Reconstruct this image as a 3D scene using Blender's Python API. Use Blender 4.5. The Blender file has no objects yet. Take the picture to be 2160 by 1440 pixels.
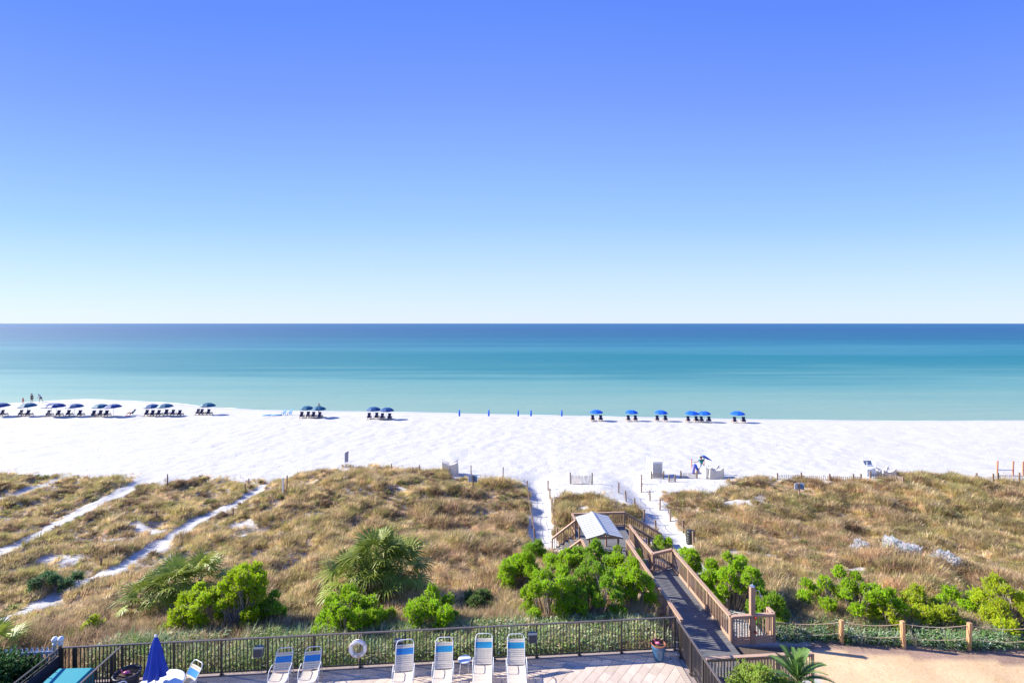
import bpy, bmesh, math, random
import numpy as np
from mathutils import Vector, Matrix, Euler
S = bpy.context.scene
COL = S.collection
R = math.radians
random.seed(7); NR = np.random.default_rng(11)

# ------------------------------------------------------------------ camera, sky, sun, exposure
CAM_Z, FOC, HZ = 17.3, 1050.0, 682.0
cam_d = bpy.data.cameras.new('camera'); cam = bpy.data.objects.new('camera', cam_d); COL.objects.link(cam)
cam.location = (0, 0, CAM_Z); cam.rotation_euler = (R(90), 0, 0)
cam_d.sensor_width = 36; cam_d.lens = 36 * FOC / 2160; cam_d.shift_y = -38 / 2160
cam_d.clip_start = 0.3; cam_d.clip_end = 120000
S.camera = cam
SUN_EL, SUN_AZ = 30.0, -78.0          # sun stands to the left, a little out to sea
world = bpy.data.worlds.new('World'); S.world = world; world.use_nodes = True
nt = world.node_tree; nt.nodes.clear()
out = nt.nodes.new('ShaderNodeOutputWorld'); bg = nt.nodes.new('ShaderNodeBackground')
sky = nt.nodes.new('ShaderNodeTexSky'); sky.sky_type = 'NISHITA'; sky.sun_disc = False
sky.sun_elevation = R(SUN_EL); sky.sun_rotation = R(SUN_AZ); sky.altitude = 0; sky.air_density = 1.0; sky.dust_density = 0.6; sky.ozone_density = 2.0
tc = nt.nodes.new('ShaderNodeTexCoord'); sep = nt.nodes.new('ShaderNodeSeparateXYZ')
ramp = nt.nodes.new('ShaderNodeValToRGB'); mul = nt.nodes.new('ShaderNodeMix'); mul.data_type = 'RGBA'; mul.blend_type = 'MULTIPLY'; mul.inputs[0].default_value = 1
nt.links.new(tc.outputs['Generated'], sep.inputs[0]); xx_ = nt.nodes.new('ShaderNodeMath'); xx_.operation = 'MULTIPLY'; nt.links.new(sep.outputs['X'], xx_.inputs[0]); nt.links.new(sep.outputs['X'], xx_.inputs[1])
fx_ = nt.nodes.new('ShaderNodeMath'); fx_.operation = 'MULTIPLY_ADD'; fx_.inputs[1].default_value = 0.72; fx_.inputs[2].default_value = 1.0; nt.links.new(xx_.outputs[0], fx_.inputs[0])
zz_ = nt.nodes.new('ShaderNodeMath'); zz_.operation = 'MULTIPLY'; nt.links.new(sep.outputs['Z'], zz_.inputs[0]); nt.links.new(fx_.outputs[0], zz_.inputs[1]); nt.links.new(zz_.outputs[0], ramp.inputs[0])
EXPO = 1.2
def _lin(c): return tuple((v / 255 / 12.92 if v < 10 else ((v / 255 + .055) / 1.055) ** 2.4) / 2 ** EXPO for v in c)
SKY = [(0.0, (229, 243, 254)), (0.02, (226, 241, 254)), (0.07, (211, 234, 254)), (0.137, (189, 222, 255)), (0.205, (163, 206, 255)), (0.31, (142, 184, 255)), (0.42, (122, 160, 254)), (0.545, (97, 142, 254)), (0.75, (88, 134, 246)), (1.0, (84, 130, 240))]
while len(ramp.color_ramp.elements) < len(SKY): ramp.color_ramp.elements.new(0.5)
for e, (p, c) in zip(ramp.color_ramp.elements, SKY): e.position = p; e.color = (*_lin(c), 1)
# the clear-air colours by height above the horizon, over the physical sky (which keeps its brighter side near the sun)
sm = nt.nodes.new('ShaderNodeMix'); sm.data_type = 'RGBA'; sm.inputs[0].default_value = 0.93
scl_ = nt.nodes.new('ShaderNodeVectorMath'); scl_.operation = 'SCALE'; scl_.inputs['Scale'].default_value = 1 / 0.12; nt.links.new(ramp.outputs[0], scl_.inputs[0])
mul.inputs[7].default_value = (0.62, 0.80, 1.25, 1)
nt.links.new(sky.outputs[0], mul.inputs[6]); nt.links.new(mul.outputs[2], sm.inputs[6]); nt.links.new(scl_.outputs[0], sm.inputs[7])
nt.links.new(sm.outputs[2], bg.inputs[0]); bg.inputs[1].default_value = 0.12
nt.links.new(bg.outputs[0], out.inputs[0])
sun_d = bpy.data.lights.new('sun', 'SUN'); sun_d.energy = 4.6; sun_d.angle = R(0.55); sun_d.color = (1.0, 0.955, 0.85)
sun = bpy.data.objects.new('sun', sun_d); COL.objects.link(sun)
sv = Vector((math.sin(R(SUN_AZ)) * math.cos(R(SUN_EL)), math.cos(R(SUN_AZ)) * math.cos(R(SUN_EL)), math.sin(R(SUN_EL))))
sun.rotation_euler = sv.to_track_quat('Z', 'Y').to_euler(); sun.location = (-30, 10, 40)
vs = S.view_settings; vs.view_transform = 'Standard'; vs.look = 'None'; vs.gamma = 1; vs.use_curve_mapping = False; vs.exposure = EXPO
S.cycles.max_bounces = 8; S.cycles.use_denoising = True

# ------------------------------------------------------------------ materials
MATS = {}
def mat(name, col, rough=0.7, col2=None, scale=8.0, amt=0.5, bump=0.0, bscale=None, rnd=0.0, metal=0.0, stretch=(1, 1, 1), tint=None, transl=0.0, spec=0.4, detail=4):
    if name in MATS: return MATS[name]
    m = bpy.data.materials.new(name); m.use_nodes = True; MATS[name] = m
    n = m.node_tree.nodes; l = m.node_tree.links; b = n['Principled BSDF']
    b.inputs['Roughness'].default_value = rough; b.inputs['Metallic'].default_value = metal; b.inputs['Specular IOR Level'].default_value = spec
    t = n.new('ShaderNodeTexCoord'); mp = n.new('ShaderNodeMapping'); mp.inputs['Scale'].default_value = stretch; l.new(t.outputs['Object'], mp.inputs[0])
    nz = n.new('ShaderNodeTexNoise'); nz.inputs['Scale'].default_value = scale; nz.inputs['Detail'].default_value = detail; l.new(mp.outputs[0], nz.inputs['Vector'])
    if col2 is None: col2 = tuple(c * 0.82 for c in col)
    mr = n.new('ShaderNodeMapRange'); mr.inputs[1].default_value = 0.5 - 0.25; mr.inputs[2].default_value = 0.75; l.new(nz.outputs['Fac'], mr.inputs[0])
    ma = n.new('ShaderNodeMath'); ma.operation = 'MULTIPLY'; ma.inputs[1].default_value = amt; l.new(mr.outputs[0], ma.inputs[0])
    mx = n.new('ShaderNodeMix'); mx.data_type = 'RGBA'; mx.inputs[6].default_value = (*col, 1); mx.inputs[7].default_value = (*col2, 1); l.new(ma.outputs[0], mx.inputs[0])
    c = mx.outputs[2]
    if tint:
        a = n.new('ShaderNodeAttribute'); a.attribute_name = 'tint'; a.attribute_type = tint
        m2 = n.new('ShaderNodeMix'); m2.data_type = 'RGBA'; m2.blend_type = 'MULTIPLY'; m2.inputs[0].default_value = 1; l.new(c, m2.inputs[6]); l.new(a.outputs['Color'], m2.inputs[7]); c = m2.outputs[2]
    if rnd:
        oi = n.new('ShaderNodeObjectInfo'); hs = n.new('ShaderNodeHueSaturation'); r2 = n.new('ShaderNodeMapRange')
        r2.inputs[3].default_value = 1 - rnd; r2.inputs[4].default_value = 1 + rnd; l.new(oi.outputs['Random'], r2.inputs[0]); l.new(r2.outputs[0], hs.inputs['Value']); l.new(c, hs.inputs['Color']); c = hs.outputs[0]
    l.new(c, b.inputs['Base Color'])
    if bump:
        nb = n.new('ShaderNodeTexNoise'); nb.inputs['Scale'].default_value = bscale or scale * 3; nb.inputs['Detail'].default_value = 5; l.new(mp.outputs[0], nb.inputs['Vector'])
        bp = n.new('ShaderNodeBump'); bp.inputs['Strength'].default_value = bump; bp.inputs['Distance'].default_value = 0.05; l.new(nb.outputs['Fac'], bp.inputs['Height']); l.new(bp.outputs[0], b.inputs['Normal'])
    if transl:
        tr = n.new('ShaderNodeBsdfTranslucent'); ms = n.new('ShaderNodeMixShader'); ms.inputs[0].default_value = transl
        l.new(c, tr.inputs[0]); l.new(b.outputs[0], ms.inputs[1]); l.new(tr.outputs[0], ms.inputs[2]); l.new(ms.outputs[0], n['Material Output'].inputs[0])
    return m
M_GRASS = mat('dry_grass', (1, 1, 1), 0.8, (0.8, 0.78, 0.72), 5, 0.6, tint='INSTANCER', transl=0.42, spec=0.15)
M_LEAFI = mat('leafy_cover', (1, 1, 1), 0.5, (0.75, 0.8, 0.7), 5, 0.6, tint='INSTANCER', transl=0.3, spec=0.35)
M_LEAF = mat('shrub_leaf', (1, 1, 1), 0.5, (0.8, 0.85, 0.7), 4, 0.5, tint='GEOMETRY', transl=0.5, spec=0.25)
M_TWIG = mat('twig', (0.38, 0.31, 0.25), 0.9, (0.24, 0.19, 0.15), 12, 0.8)
M_FROND = mat('palm_frond', (0.18, 0.27, 0.03), 0.5, (0.36, 0.36, 0.06), 3, 0.8, rnd=0.3, transl=0.25)
M_FROND_DRY = mat('palm_frond_dry', (0.36, 0.27, 0.15), 0.75, (0.44, 0.33, 0.20), 6, 0.7, rnd=0.25, transl=0.2)
M_CYCAD = mat('cycad_leaf', (0.10, 0.21, 0.045), 0.35, (0.20, 0.30, 0.08), 6, 0.7, rnd=0.25, transl=0.2)
M_WOOD = mat('treated_wood', (0.50, 0.325, 0.225), 0.75, (0.38, 0.24, 0.165), 9, 0.8, 0.25, 30, 0.12, stretch=(0.25, 3, 3))
M_WOODV = mat('treated_wood_upright', (0.40, 0.26, 0.18), 0.75, (0.27, 0.17, 0.115), 9, 0.8, 0.25, 30, 0.15, stretch=(3, 3, 0.3))
M_PLANK = mat('weathered_plank', (0.19, 0.185, 0.18), 0.8, (0.11, 0.107, 0.105), 8, 0.8, 0.25, 40, 0.12, stretch=(0.3, 3, 3))
M_OLDPOST = mat('old_post', (0.27, 0.19, 0.14), 0.85, (0.16, 0.11, 0.08), 9, 0.8, 0.3, 30, 0.2, stretch=(3, 3, 0.4))
M_NEWPOST = mat('new_post', (0.58, 0.34, 0.17), 0.7, (0.42, 0.23, 0.11), 9, 0.7, 0.25, 30, 0.1, stretch=(3, 3, 0.4))
M_REDPOST = mat('red_post', (0.62, 0.24, 0.14), 0.7, (0.5, 0.2, 0.12), 9, 0.7, stretch=(3, 3, 0.4))
M_SLAT = mat('fence_slat', (0.36, 0.28, 0.22), 0.85, (0.25, 0.19, 0.15), 9, 0.8, rnd=0.25)
M_ROPE = mat('rope', (0.62, 0.45, 0.30), 0.9, (0.45, 0.33, 0.22), 60, 0.7)
M_BLACK = mat('bronze_metal', (0.045, 0.036, 0.032), 0.42, (0.06, 0.048, 0.042), 12, 0.6, spec=0.5)
M_RAIL = mat('bronze_rail', (0.13, 0.105, 0.095), 0.42, (0.10, 0.08, 0.075), 12, 0.6, spec=0.6)
M_SCREEN = mat('dark_screen', (0.03, 0.028, 0.045), 0.8, (0.045, 0.04, 0.06), 5, 0.6)
M_WHITE = mat('white_paint', (0.80, 0.80, 0.80), 0.4, (0.72, 0.72, 0.72), 6, 0.5)
M_STRAP = mat('vinyl_strap', (0.92, 0.83, 0.69), 0.4, (0.86, 0.75, 0.60), 5, 0.7, rnd=0.05, transl=0.35)
M_BSTRAP = mat('blue_strap', (0.03, 0.20, 0.50), 0.4, (0.04, 0.25, 0.52), 9, 0.6, rnd=0.1)
M_TSTRAP = mat('teal_strap', (0.02, 0.25, 0.45), 0.4, (0.03, 0.30, 0.46), 9, 0.6, rnd=0.1)
M_PAVER = mat('paver', (0.61, 0.49, 0.385), 0.85, (0.52, 0.41, 0.32), 3, 0.8, 0.15, 60, 0.13)
M_JOINT = mat('joint_sand', (0.36, 0.28, 0.24), 0.95, (0.26, 0.2, 0.17), 20, 0.8)
M_CONC = mat('concrete', (0.55, 0.53, 0.50), 0.9, (0.45, 0.43, 0.40), 4, 0.8, 0.1, 40)
M_ROOF = mat('metal_roof', (0.56, 0.56, 0.56), 0.5, (0.46, 0.46, 0.47), 2, 0.7, rnd=0.05, metal=0.1)
M_BLUEGLAZE = mat('blue_glaze', (0.03, 0.10, 0.21), 0.22, (0.06, 0.16, 0.28), 5, 0.8, spec=0.6)
M_TERRA = mat('terracotta', (0.30, 0.10, 0.05), 0.6, (0.2, 0.07, 0.04), 8, 0.7)
M_SOIL = mat('soil', (0.07, 0.045, 0.03), 0.95, (0.12, 0.09, 0.05), 30, 0.9, 0.4)
M_PINK = mat('pink_plastic', (0.85, 0.20, 0.32), 0.4)
M_DKPOT = mat('dark_pot', (0.035, 0.035, 0.05), 0.4, (0.05, 0.05, 0.07), 6, 0.6)
M_TEAL = mat('teal_canvas', (0.01, 0.26, 0.30), 0.6, (0.012, 0.29, 0.34), 4, 0.6, 0.1, 30)
M_CANVAS = mat('blue_canvas', (0.005, 0.045, 0.40), 0.65, (0.006, 0.035, 0.30), 5, 0.6, 0.15, 20)
M_UBR = mat('bright_umbrella', (0.006, 0.11, 0.62), 0.6, (0.006, 0.09, 0.52), 6, 0.5)
M_UTEAL = mat('teal_umbrella', (0.012, 0.11, 0.19), 0.6, (0.01, 0.09, 0.16), 6, 0.5)
M_UNAVY = mat('navy_umbrella', (0.02, 0.055, 0.22), 0.6, (0.016, 0.045, 0.18), 6, 0.5)
M_UMID = mat('mid_blue_umbrella', (0.013, 0.075, 0.22), 0.6, (0.012, 0.06, 0.18), 6, 0.5)
M_CUSH = mat('navy_cushion', (0.015, 0.018, 0.07), 0.7, (0.02, 0.025, 0.09), 6, 0.5)
M_LTWOOD = mat('light_wood', (0.52, 0.38, 0.26), 0.75, (0.40, 0.28, 0.19), 9, 0.7)
M_TARP = mat('white_tarp', (0.80, 0.76, 0.70), 0.55, (0.70, 0.66, 0.60), 3, 0.7, 0.3, 6, transl=0.4)
M_LAMP = mat('lamp_housing', (0.12, 0.14, 0.16), 0.35, (0.09, 0.10, 0.12), 5, 0.5, spec=0.6)
M_BIN = mat('black_bin', (0.02, 0.022, 0.024), 0.5, (0.03, 0.03, 0.035), 7, 0.6)
M_SIGN = mat('sign_face', (0.55, 0.60, 0.66), 0.5, (0.45, 0.50, 0.58), 6, 0.5)
M_SIGNB = mat('sign_back', (0.16, 0.27, 0.45), 0.5, (0.14, 0.22, 0.38), 6, 0.5)
M_LTBLUE = mat('light_blue_plastic', (0.22, 0.46, 0.72), 0.5, (0.18, 0.40, 0.66), 6, 0.5)
M_METAL = mat('steel', (0.6, 0.6, 0.62), 0.3, metal=0.8)
M_RED = mat('red_valve', (0.6, 0.05, 0.03), 0.45)
M_SKIN = mat('skin', (0.42, 0.24, 0.16), 0.6, (0.36, 0.20, 0.13), 10, 0.4)
M_HAIR = mat('hair', (0.03, 0.02, 0.015), 0.7)
M_FOAM = mat('sea_foam', (0.82, 0.84, 0.85), 0.6, (0.72, 0.76, 0.78), 3, 0.7, 0.3, 8)
def cloth(name, c): return mat('cloth_' + name, c, 0.8, tuple(v * 0.8 for v in c), 9, 0.5)

# ------------------------------------------------------------------ mesh helpers
class MB:
    def __init__(s): s.v = []; s.f = []
    def add(s, vs_, fs):
        o = len(s.v); s.v += [tuple(p) for p in vs_]; s.f += [tuple(i + o for i in f) for f in fs]; return s
    def box(s, c, d, M=None):
        x, y, z = d[0] / 2, d[1] / 2, d[2] / 2
        p = [Vector((i * x, j * y, k * z)) for i in (-1, 1) for j in (-1, 1) for k in (-1, 1)]
        if M: p = [M @ q for q in p]
        c = Vector(c)
        return s.add([q + c for q in p], [(0, 1, 3, 2), (4, 6, 7, 5), (0, 4, 5, 1), (2, 3, 7, 6), (0, 2, 6, 4), (1, 5, 7, 3)])
    def beam(s, a, b, w, h):
        a = Vector(a); b = Vector(b); L = (b - a).length
        return s.box((a + b) / 2, (L, w, h), (b - a).to_track_quat('X', 'Z').to_matrix())
    def tube(s, pts, r, n=6, close=False, cap=True):
        pts = [Vector(p) for p in pts]; m = len(pts); rs = r if isinstance(r, (list, tuple)) else [r] * m
        vs_ = []; up = None
        for i, p in enumerate(pts):
            if close: t = pts[(i + 1) % m] - pts[i - 1]
            else: t = pts[min(i + 1, m - 1)] - pts[max(i - 1, 0)]
            t.normalize()
            if up is None: up = Vector((0, 0, 1)) if abs(t.z) < 0.9 else Vector((1, 0, 0))
            a = t.cross(up).normalized(); u2 = a.cross(t).normalized(); up = u2
            for k in range(n):
                g = 2 * math.pi * k / n; vs_.append(p + (a * math.cos(g) + u2 * math.sin(g)) * rs[i])
        fs = []
        for i in range(m if close else m - 1):
            j = (i + 1) % m
            for k in range(n): fs.append((i * n + k, i * n + (k + 1) % n, j * n + (k + 1) % n, j * n + k))
        if cap and not close: fs += [tuple(range(n))[::-1], tuple(range((m - 1) * n, m * n))]
        return s.add(vs_, fs)
    def lathe(s, prof, n=16, c=(0, 0, 0), sy=1.0, wob=None):
        vs_ = []
        for i, (r, z) in enumerate(prof):
            for k in range(n):
                g = 2 * math.pi * k / n; rr = r * (wob(g, i) if wob else 1)
                vs_.append((c[0] + rr * math.cos(g), c[1] + rr * math.sin(g) * sy, c[2] + z))
        fs = [(i * n + k, i * n + (k + 1) % n, (i + 1) * n + (k + 1) % n, (i + 1) * n + k) for i in range(len(prof) - 1) for k in range(n)]
        return s.add(vs_, fs)
    def mesh(s, name, m, smooth=False):
        me = bpy.data.meshes.new(name); me.from_pydata(s.v, [], s.f); me.materials.append(m)
        if smooth: me.shade_smooth()
        me.update(); return me
def np_mesh(name, V, F, m, smooth=False, tint=None):
    me = bpy.data.meshes.new(name); V = np.asarray(V, np.float32); F = np.asarray(F, np.int32); k = F.shape[1]
    me.vertices.add(len(V)); me.vertices.foreach_set('co', V.ravel()); me.loops.add(F.size); me.loops.foreach_set('vertex_index', F.ravel())
    me.polygons.add(len(F)); me.polygons.foreach_set('loop_start', np.arange(0, F.size, k, dtype=np.int32)); me.polygons.foreach_set('loop_total', np.full(len(F), k, np.int32))
    me.materials.append(m); me.update(calc_edges=True); me.validate()
    if smooth: me.shade_smooth()
    if tint is not None:
        a = me.color_attributes.new('tint', 'FLOAT_COLOR', 'POINT'); t = np.ones((len(V), 4), np.float32); t[:, :3] = tint; a.data.foreach_set('color', t.ravel())
    return me
def obj(name, me, parent=None, loc=(0, 0, 0), rot=(0, 0, 0), scale=None, label=None, cat=None, group=None, kind=None):
    o = bpy.data.objects.new(name, me); COL.objects.link(o); o.location = loc; o.rotation_euler = rot
    if scale is not None: o.scale = scale if hasattr(scale, '__len__') else (scale,) * 3
    if parent: o.parent = parent
    for k, v in (('label', label), ('category', cat), ('group', group), ('kind', kind)):
        if v: o[k] = v
    return o
def thing(name, label, cat, loc=(0, 0, 0), rz=0, group=None, scale=None):
    return obj(name, None, None, loc, (0, 0, rz), scale, label, cat, group)
_bx = {}
def bmesh_box(w, d, h, m, name, bev=0):
    k = (round(w, 4), round(d, 4), round(h, 4), m.name, name)
    if k not in _bx: _bx[k] = MB().box((0, 0, 0), (w, d, h)).mesh(name, m)
    return _bx[k]
def bar(name, parent, a, b, w, h, m, org=(0, 0, 0), **kw):
    """a box part from a to b (world), under parent whose origin is org"""
    a = Vector(a); b = Vector(b); L = (b - a).length
    o = obj(name, bmesh_box(L, w, h, m, name), parent, (a + b) / 2 - Vector(org), (b - a).to_track_quat('X', 'Z').to_euler(), **kw)
    return o
def upright(name, parent, p, h, w, m, org=(0, 0, 0), **kw):
    p = Vector(p); return obj(name, bmesh_box(w, w, h, m, name), parent, p + Vector((0, 0, h / 2)) - Vector(org), (0, 0, R(4.3)), **kw)
def copy_tree(o, parent=None):
    c = o.copy(); COL.objects.link(c)
    if parent: c.parent = parent
    for ch in list(o.children): copy_tree(ch, c)
    return c

# ------------------------------------------------------------------ terrain
def vnoise(x, y, s, seed=0):
    x = np.asarray(x, float) / s + 137.3; y = np.asarray(y, float) / s + 91.7
    xi = np.floor(x).astype(np.int64); yi = np.floor(y).astype(np.int64); fx = x - xi; fy = y - yi
    fx = fx * fx * (3 - 2 * fx); fy = fy * fy * (3 - 2 * fy)
    def h(a, b):
        n = (a * 374761393 + b * 668265263 + seed * 362437) & 0x7fffffff
        n = ((n ^ (n >> 13)) * 1274126177) & 0x7fffffff
        return ((n ^ (n >> 16)) & 0xffff) / 65535.0
    return (h(xi, yi) * (1 - fx) + h(xi + 1, yi) * fx) * (1 - fy) + (h(xi, yi + 1) * (1 - fx) + h(xi + 1, yi + 1) * fx) * fy
SH = np.array([(-400, 118), (-110, 106.9), (-104, 111.4), (-98, 114.2), (-85, 111.4), (-73, 108), (-63, 103.2), (-51, 99.8), (-35.5, 98.2), (-20, 97.4), (-7.3, 95.6), (10.7, 93.6), (28, 91.7), (44.5, 89.9), (61, 89), (69, 88.4), (92, 89), (400, 92)], float)
def shore(X): return np.interp(X, SH[:, 0], SH[:, 1])
MOUNDS = [(-13, 45, 8.5, 6.5, 1.75), (-7, 34, 9, 6, 0.7), (36, 47.5, 13, 4.5, 0.95), (20, 42, 6, 5, 0.55), (32, 35, 14, 7, 0.5), (8.5, 45, 3.2, 4, 0.45), (-45, 49, 15, 4, 0.6), (-30, 40, 11, 6, 0.4), (60, 44, 14, 6, 0.7)]
PATHW = []   # world polylines of trodden paths (filled below)
def pdist(X, Y, P):
    d = np.full(np.shape(X), 1e9)
    for (ax, ay), (bx_, by) in zip(P[:-1], P[1:]):
        vx, vy = bx_ - ax, by - ay; t = np.clip(((X - ax) * vx + (Y - ay) * vy) / (vx * vx + vy * vy + 1e-9), 0, 1)
        d = np.minimum(d, np.hypot(X - ax - t * vx, Y - ay - t * vy))
    return d
def gz0(X, Y):
    X = np.asarray(X, float); Y = np.asarray(Y, float)
    s = shore(X) - Y
    b = np.interp(s, [-300, -30, -4, 0, 3, 9, 20, 40], [-9, -2.2, -0.28, 0, 0.3, 0.8, 1.15, 1.3])
    b = b + np.where(s > 6, 0.08 * (vnoise(X, Y, 6, 3) - 0.5), 0)
    dn = np.interp(Y, [0, 22, 24, 27, 33, 36, 40, 46], [3.62, 3.62, 3.45, 3.0, 2.0, 1.5, 1.32, 1.3])
    z = np.where(Y < 46, dn, b)
    for cx, cy, sx, sy, h in MOUNDS: z = z + h * np.exp(-((X - cx) / sx) ** 2 - ((Y - cy) / sy) ** 2)
    left = 1 / (1 + np.exp((X - 6.6) * 3)) * np.interp(Y, [18, 20.5, 25], [0.75, 0.65, 0])
    return z + left
def at(px, py, gz=None):
    """pixel of the full-size photograph -> the ground point seen there"""
    gz = gz or gz0; d = np.arange(15.0, 140, 0.05); X = (px - 1080) * d / FOC; Z = CAM_Z - (py - HZ) * d / FOC
    k = np.argmax(Z <= gz(X, d)); return float(X[k]), float(d[k])
def P2W(L): return [at(*p) for p in L]
PATHS = [  # (pixel polyline, half width m, depth)
    ([(-60, 1075), (0, 1052), (60, 1032), (110, 1018), (160, 1000)], 0.6, 0.10),
    ([(-60, 1190), (0, 1163), (100, 1115), (180, 1070), (235, 1048), (290, 1022), (330, 1000)], 0.72, 0.12),
    ([(-40, 1320), (20, 1300), (90, 1272), (170, 1232), (260, 1190), (330, 1150), (400, 1105), (450, 1083), (500, 1060), (548, 1030), (600, 1000)], 0.68, 0.12),
    ([(1142, 1150), (1140, 1120), (1138, 1080), (1135, 1050), (1130, 1020), (1130, 990)], 1.1, 0.55),
    ([(1440, 1160), (1425, 1130), (1395, 1095), (1368, 1060), (1340, 1030), (1310, 995)], 1.25, 0.35)]
PW = [(P2W(p), w, dp) for p, w, dp in PATHS]
def gz(X, Y):
    z = gz0(X, Y)
    for P, w, dp in PW: z = z - dp * np.exp(-(pdist(X, Y, P) / (w * 1.25)) ** 2) * np.clip((np.asarray(Y) - 21.5) / 3, 0, 1) * np.clip((54 - np.asarray(Y)) / 5, 0, 1)
    return z
def topx(X, Y, Z=None):
    if Z is None: Z = gz(X, Y)
    return 1080 + X * FOC / Y, HZ + (CAM_Z - Z) * FOC / Y
def inpoly(x, y, P):
    c = np.zeros(np.shape(x), bool); n = len(P)
    for i in range(n):
        x0, y0 = P[i]; x1, y1 = P[i - 1]
        c ^= ((y0 > y) != (y1 > y)) & (x < (x1 - x0) * (y - y0) / (y1 - y0 + 1e-12) + x0)
    return c
# vegetated areas as ground polygons (world)
VEG_PX = [
    [(-400, 1003), (0, 1000), (60, 1000), (118, 1006), (170, 1015), (240, 1006), (290, 1012), (330, 1020), (400, 1014), (470, 1016), (560, 1012), (620, 1008), (660, 996), (710, 990), (780, 988), (850, 991), (930, 1000), (965, 1010), (1010, 1016), (1060, 1014), (1098, 1020), (1112, 1040), (1118, 1080), (1128, 1140), (1150, 1155), (1600, 1180), (1660, 1300)],
    [(1168, 1052), (1200, 1040), (1240, 1048), (1290, 1055), (1325, 1068), (1350, 1090), (1380, 1120), (1405, 1150), (1420, 1200), (1150, 1200), (1172, 1145), (1166, 1100)],
    [(1398, 1040), (1440, 1042), (1490, 1046), (1535, 1030), (1545, 1014), (1600, 1008), (1700, 1010), (1800, 1018), (1850, 1010), (1900, 1002), (2000, 1006), (2100, 1018), (2160, 1014), (2500, 1010), (3200, 1350), (1660, 1345), (1600, 1300), (1500, 1230), (1470, 1150), (1440, 1108), (1412, 1078)]]
VEG = []
for P in VEG_PX: VEG.append(P2W(P))
VEG[0] = VEG[0][:-2] + [(11, 26), (8, 19.6), (-26, 17.4), (-60, 17.4)]
PATCH = [at(x, y) + (rx, ry) for x, y, rx, ry in [(1765, 1186, 1.1, 0.35), (1800, 1200, 0.7, 0.3), (1960, 1153, 0.7, 0.35), (2045, 1136, 0.6, 0.2), (1850, 1170, 0.5, 0.25), (1570, 1165, 1.0, 0.3), (1495, 1180, 0.8, 0.4), (1730, 1055, 0.6, 0.3), (1935, 1028, 1.6, 0.25), (1990, 1036, 1.4, 0.25), (845, 1025, 0.6, 0.5), (795, 998, 0.7, 0.5), (1570, 1060, 2.2, 1.0), (1600, 1050, 1.2, 0.6), (1350, 1060, 1.0, 1.0), (1225, 1070, 0.6, 0.4), (280, 1112, 1.6, 0.6), (330, 1118, 1.4, 0.5), (250, 1140, 2.0, 0.5), (130, 1178, 1.6, 0.5), (500, 1108, 0.9, 0.5), (520, 1130, 0.8, 0.6), (550, 1140, 0.6, 0.4), (170, 1078, 0.6, 0.3), (1290, 1045, 1.0, 0.8), (1660, 1347, 1.0, 0.4), (180, 1008, 1.4, 0.6), (270, 1030, 0.8, 0.6)]]
def vegmask(X, Y, jit=0.0):
    X = np.asarray(X, float); Y = np.asarray(Y, float)
    jx = (vnoise(X, Y, 0.9, 5) - 0.5) * 1.6 + (vnoise(X, Y, 0.3, 6) - 0.5) * 0.7; jy = (vnoise(X, Y, 0.9, 8) - 0.5) * 1.6 + (vnoise(X, Y, 0.3, 9) - 0.5) * 0.7
    if jit: jx = jx + NR.normal(0, jit, X.shape); jy = jy + NR.normal(0, jit, X.shape)
    far = np.clip((Y - 30) / 14, 0.35, 1); a = X + jx * far; b = Y + jy * far * 1.4
    m = np.zeros(X.shape, bool)
    for P in VEG: m |= inpoly(a, b, P)
    for P, w, dp in PW:
        m &= ~((pdist(X + jx * 0.25, Y + jy * 0.25, P) < w * (0.75 + 0.5 * vnoise(X, Y, 2.2, 4))) & (Y > 21.8))
    for cx, cy, rx, ry in PATCH: m &= ~((((X + jx * 0.5 - cx) / rx) ** 2 + ((Y + jy * 0.4 - cy) / ry) ** 2) < 1.3 * np.clip(vnoise(X, Y, .55, 77) * 2.2 - .45, 0, 1.4))
    return m

# ------------------------------------------------------------------ ground meshes
def axis(parts):
    a = []
    for lo, hi, st in parts: a += list(np.arange(lo, hi, st))
    return np.array(a + [parts[-1][1]])
gx = axis([(-600, -200, 20), (-200, -80, 3), (-80, -45, 0.8), (-45, 45, 0.3), (45, 85, 0.8), (85, 200, 3), (200, 600, 20)])
gy = axis([(-30, 15, 3), (15, 55, 0.3), (55, 100, 0.8), (100, 130, 1.5), (130, 330, 20)])
GX, GY = np.meshgrid(gx, gy); GZ = gz(GX, GY)
vm = vegmask(GX, GY).astype(float) * (GY > 17) * (GY < 60)
k = vm.copy()
for _ in range(1): k[1:-1, 1:-1] = (vm[1:-1, 1:-1] * 2 + vm[:-2, 1:-1] + vm[2:, 1:-1] + vm[1:-1, :-2] + vm[1:-1, 2:]) / 6
hum = (vnoise(GX, GY, 1.6, 21) - 0.5) * 0.62 + (vnoise(GX, GY, 0.8, 22) - 0.5) * 0.2
GZ = GZ + hum * k * np.clip((GY - 21) / 3, 0, 1)
foot = ((vnoise(GX, GY, 0.75, 31) - 0.5) * 0.10 + (vnoise(GX, GY, 2.3, 32) - 0.5) * 0.10) * (1 - k) * np.clip((shore(GX) - GY - 4) / 6, 0, 1) * (GY > 24)
GZ = GZ + foot
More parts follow.
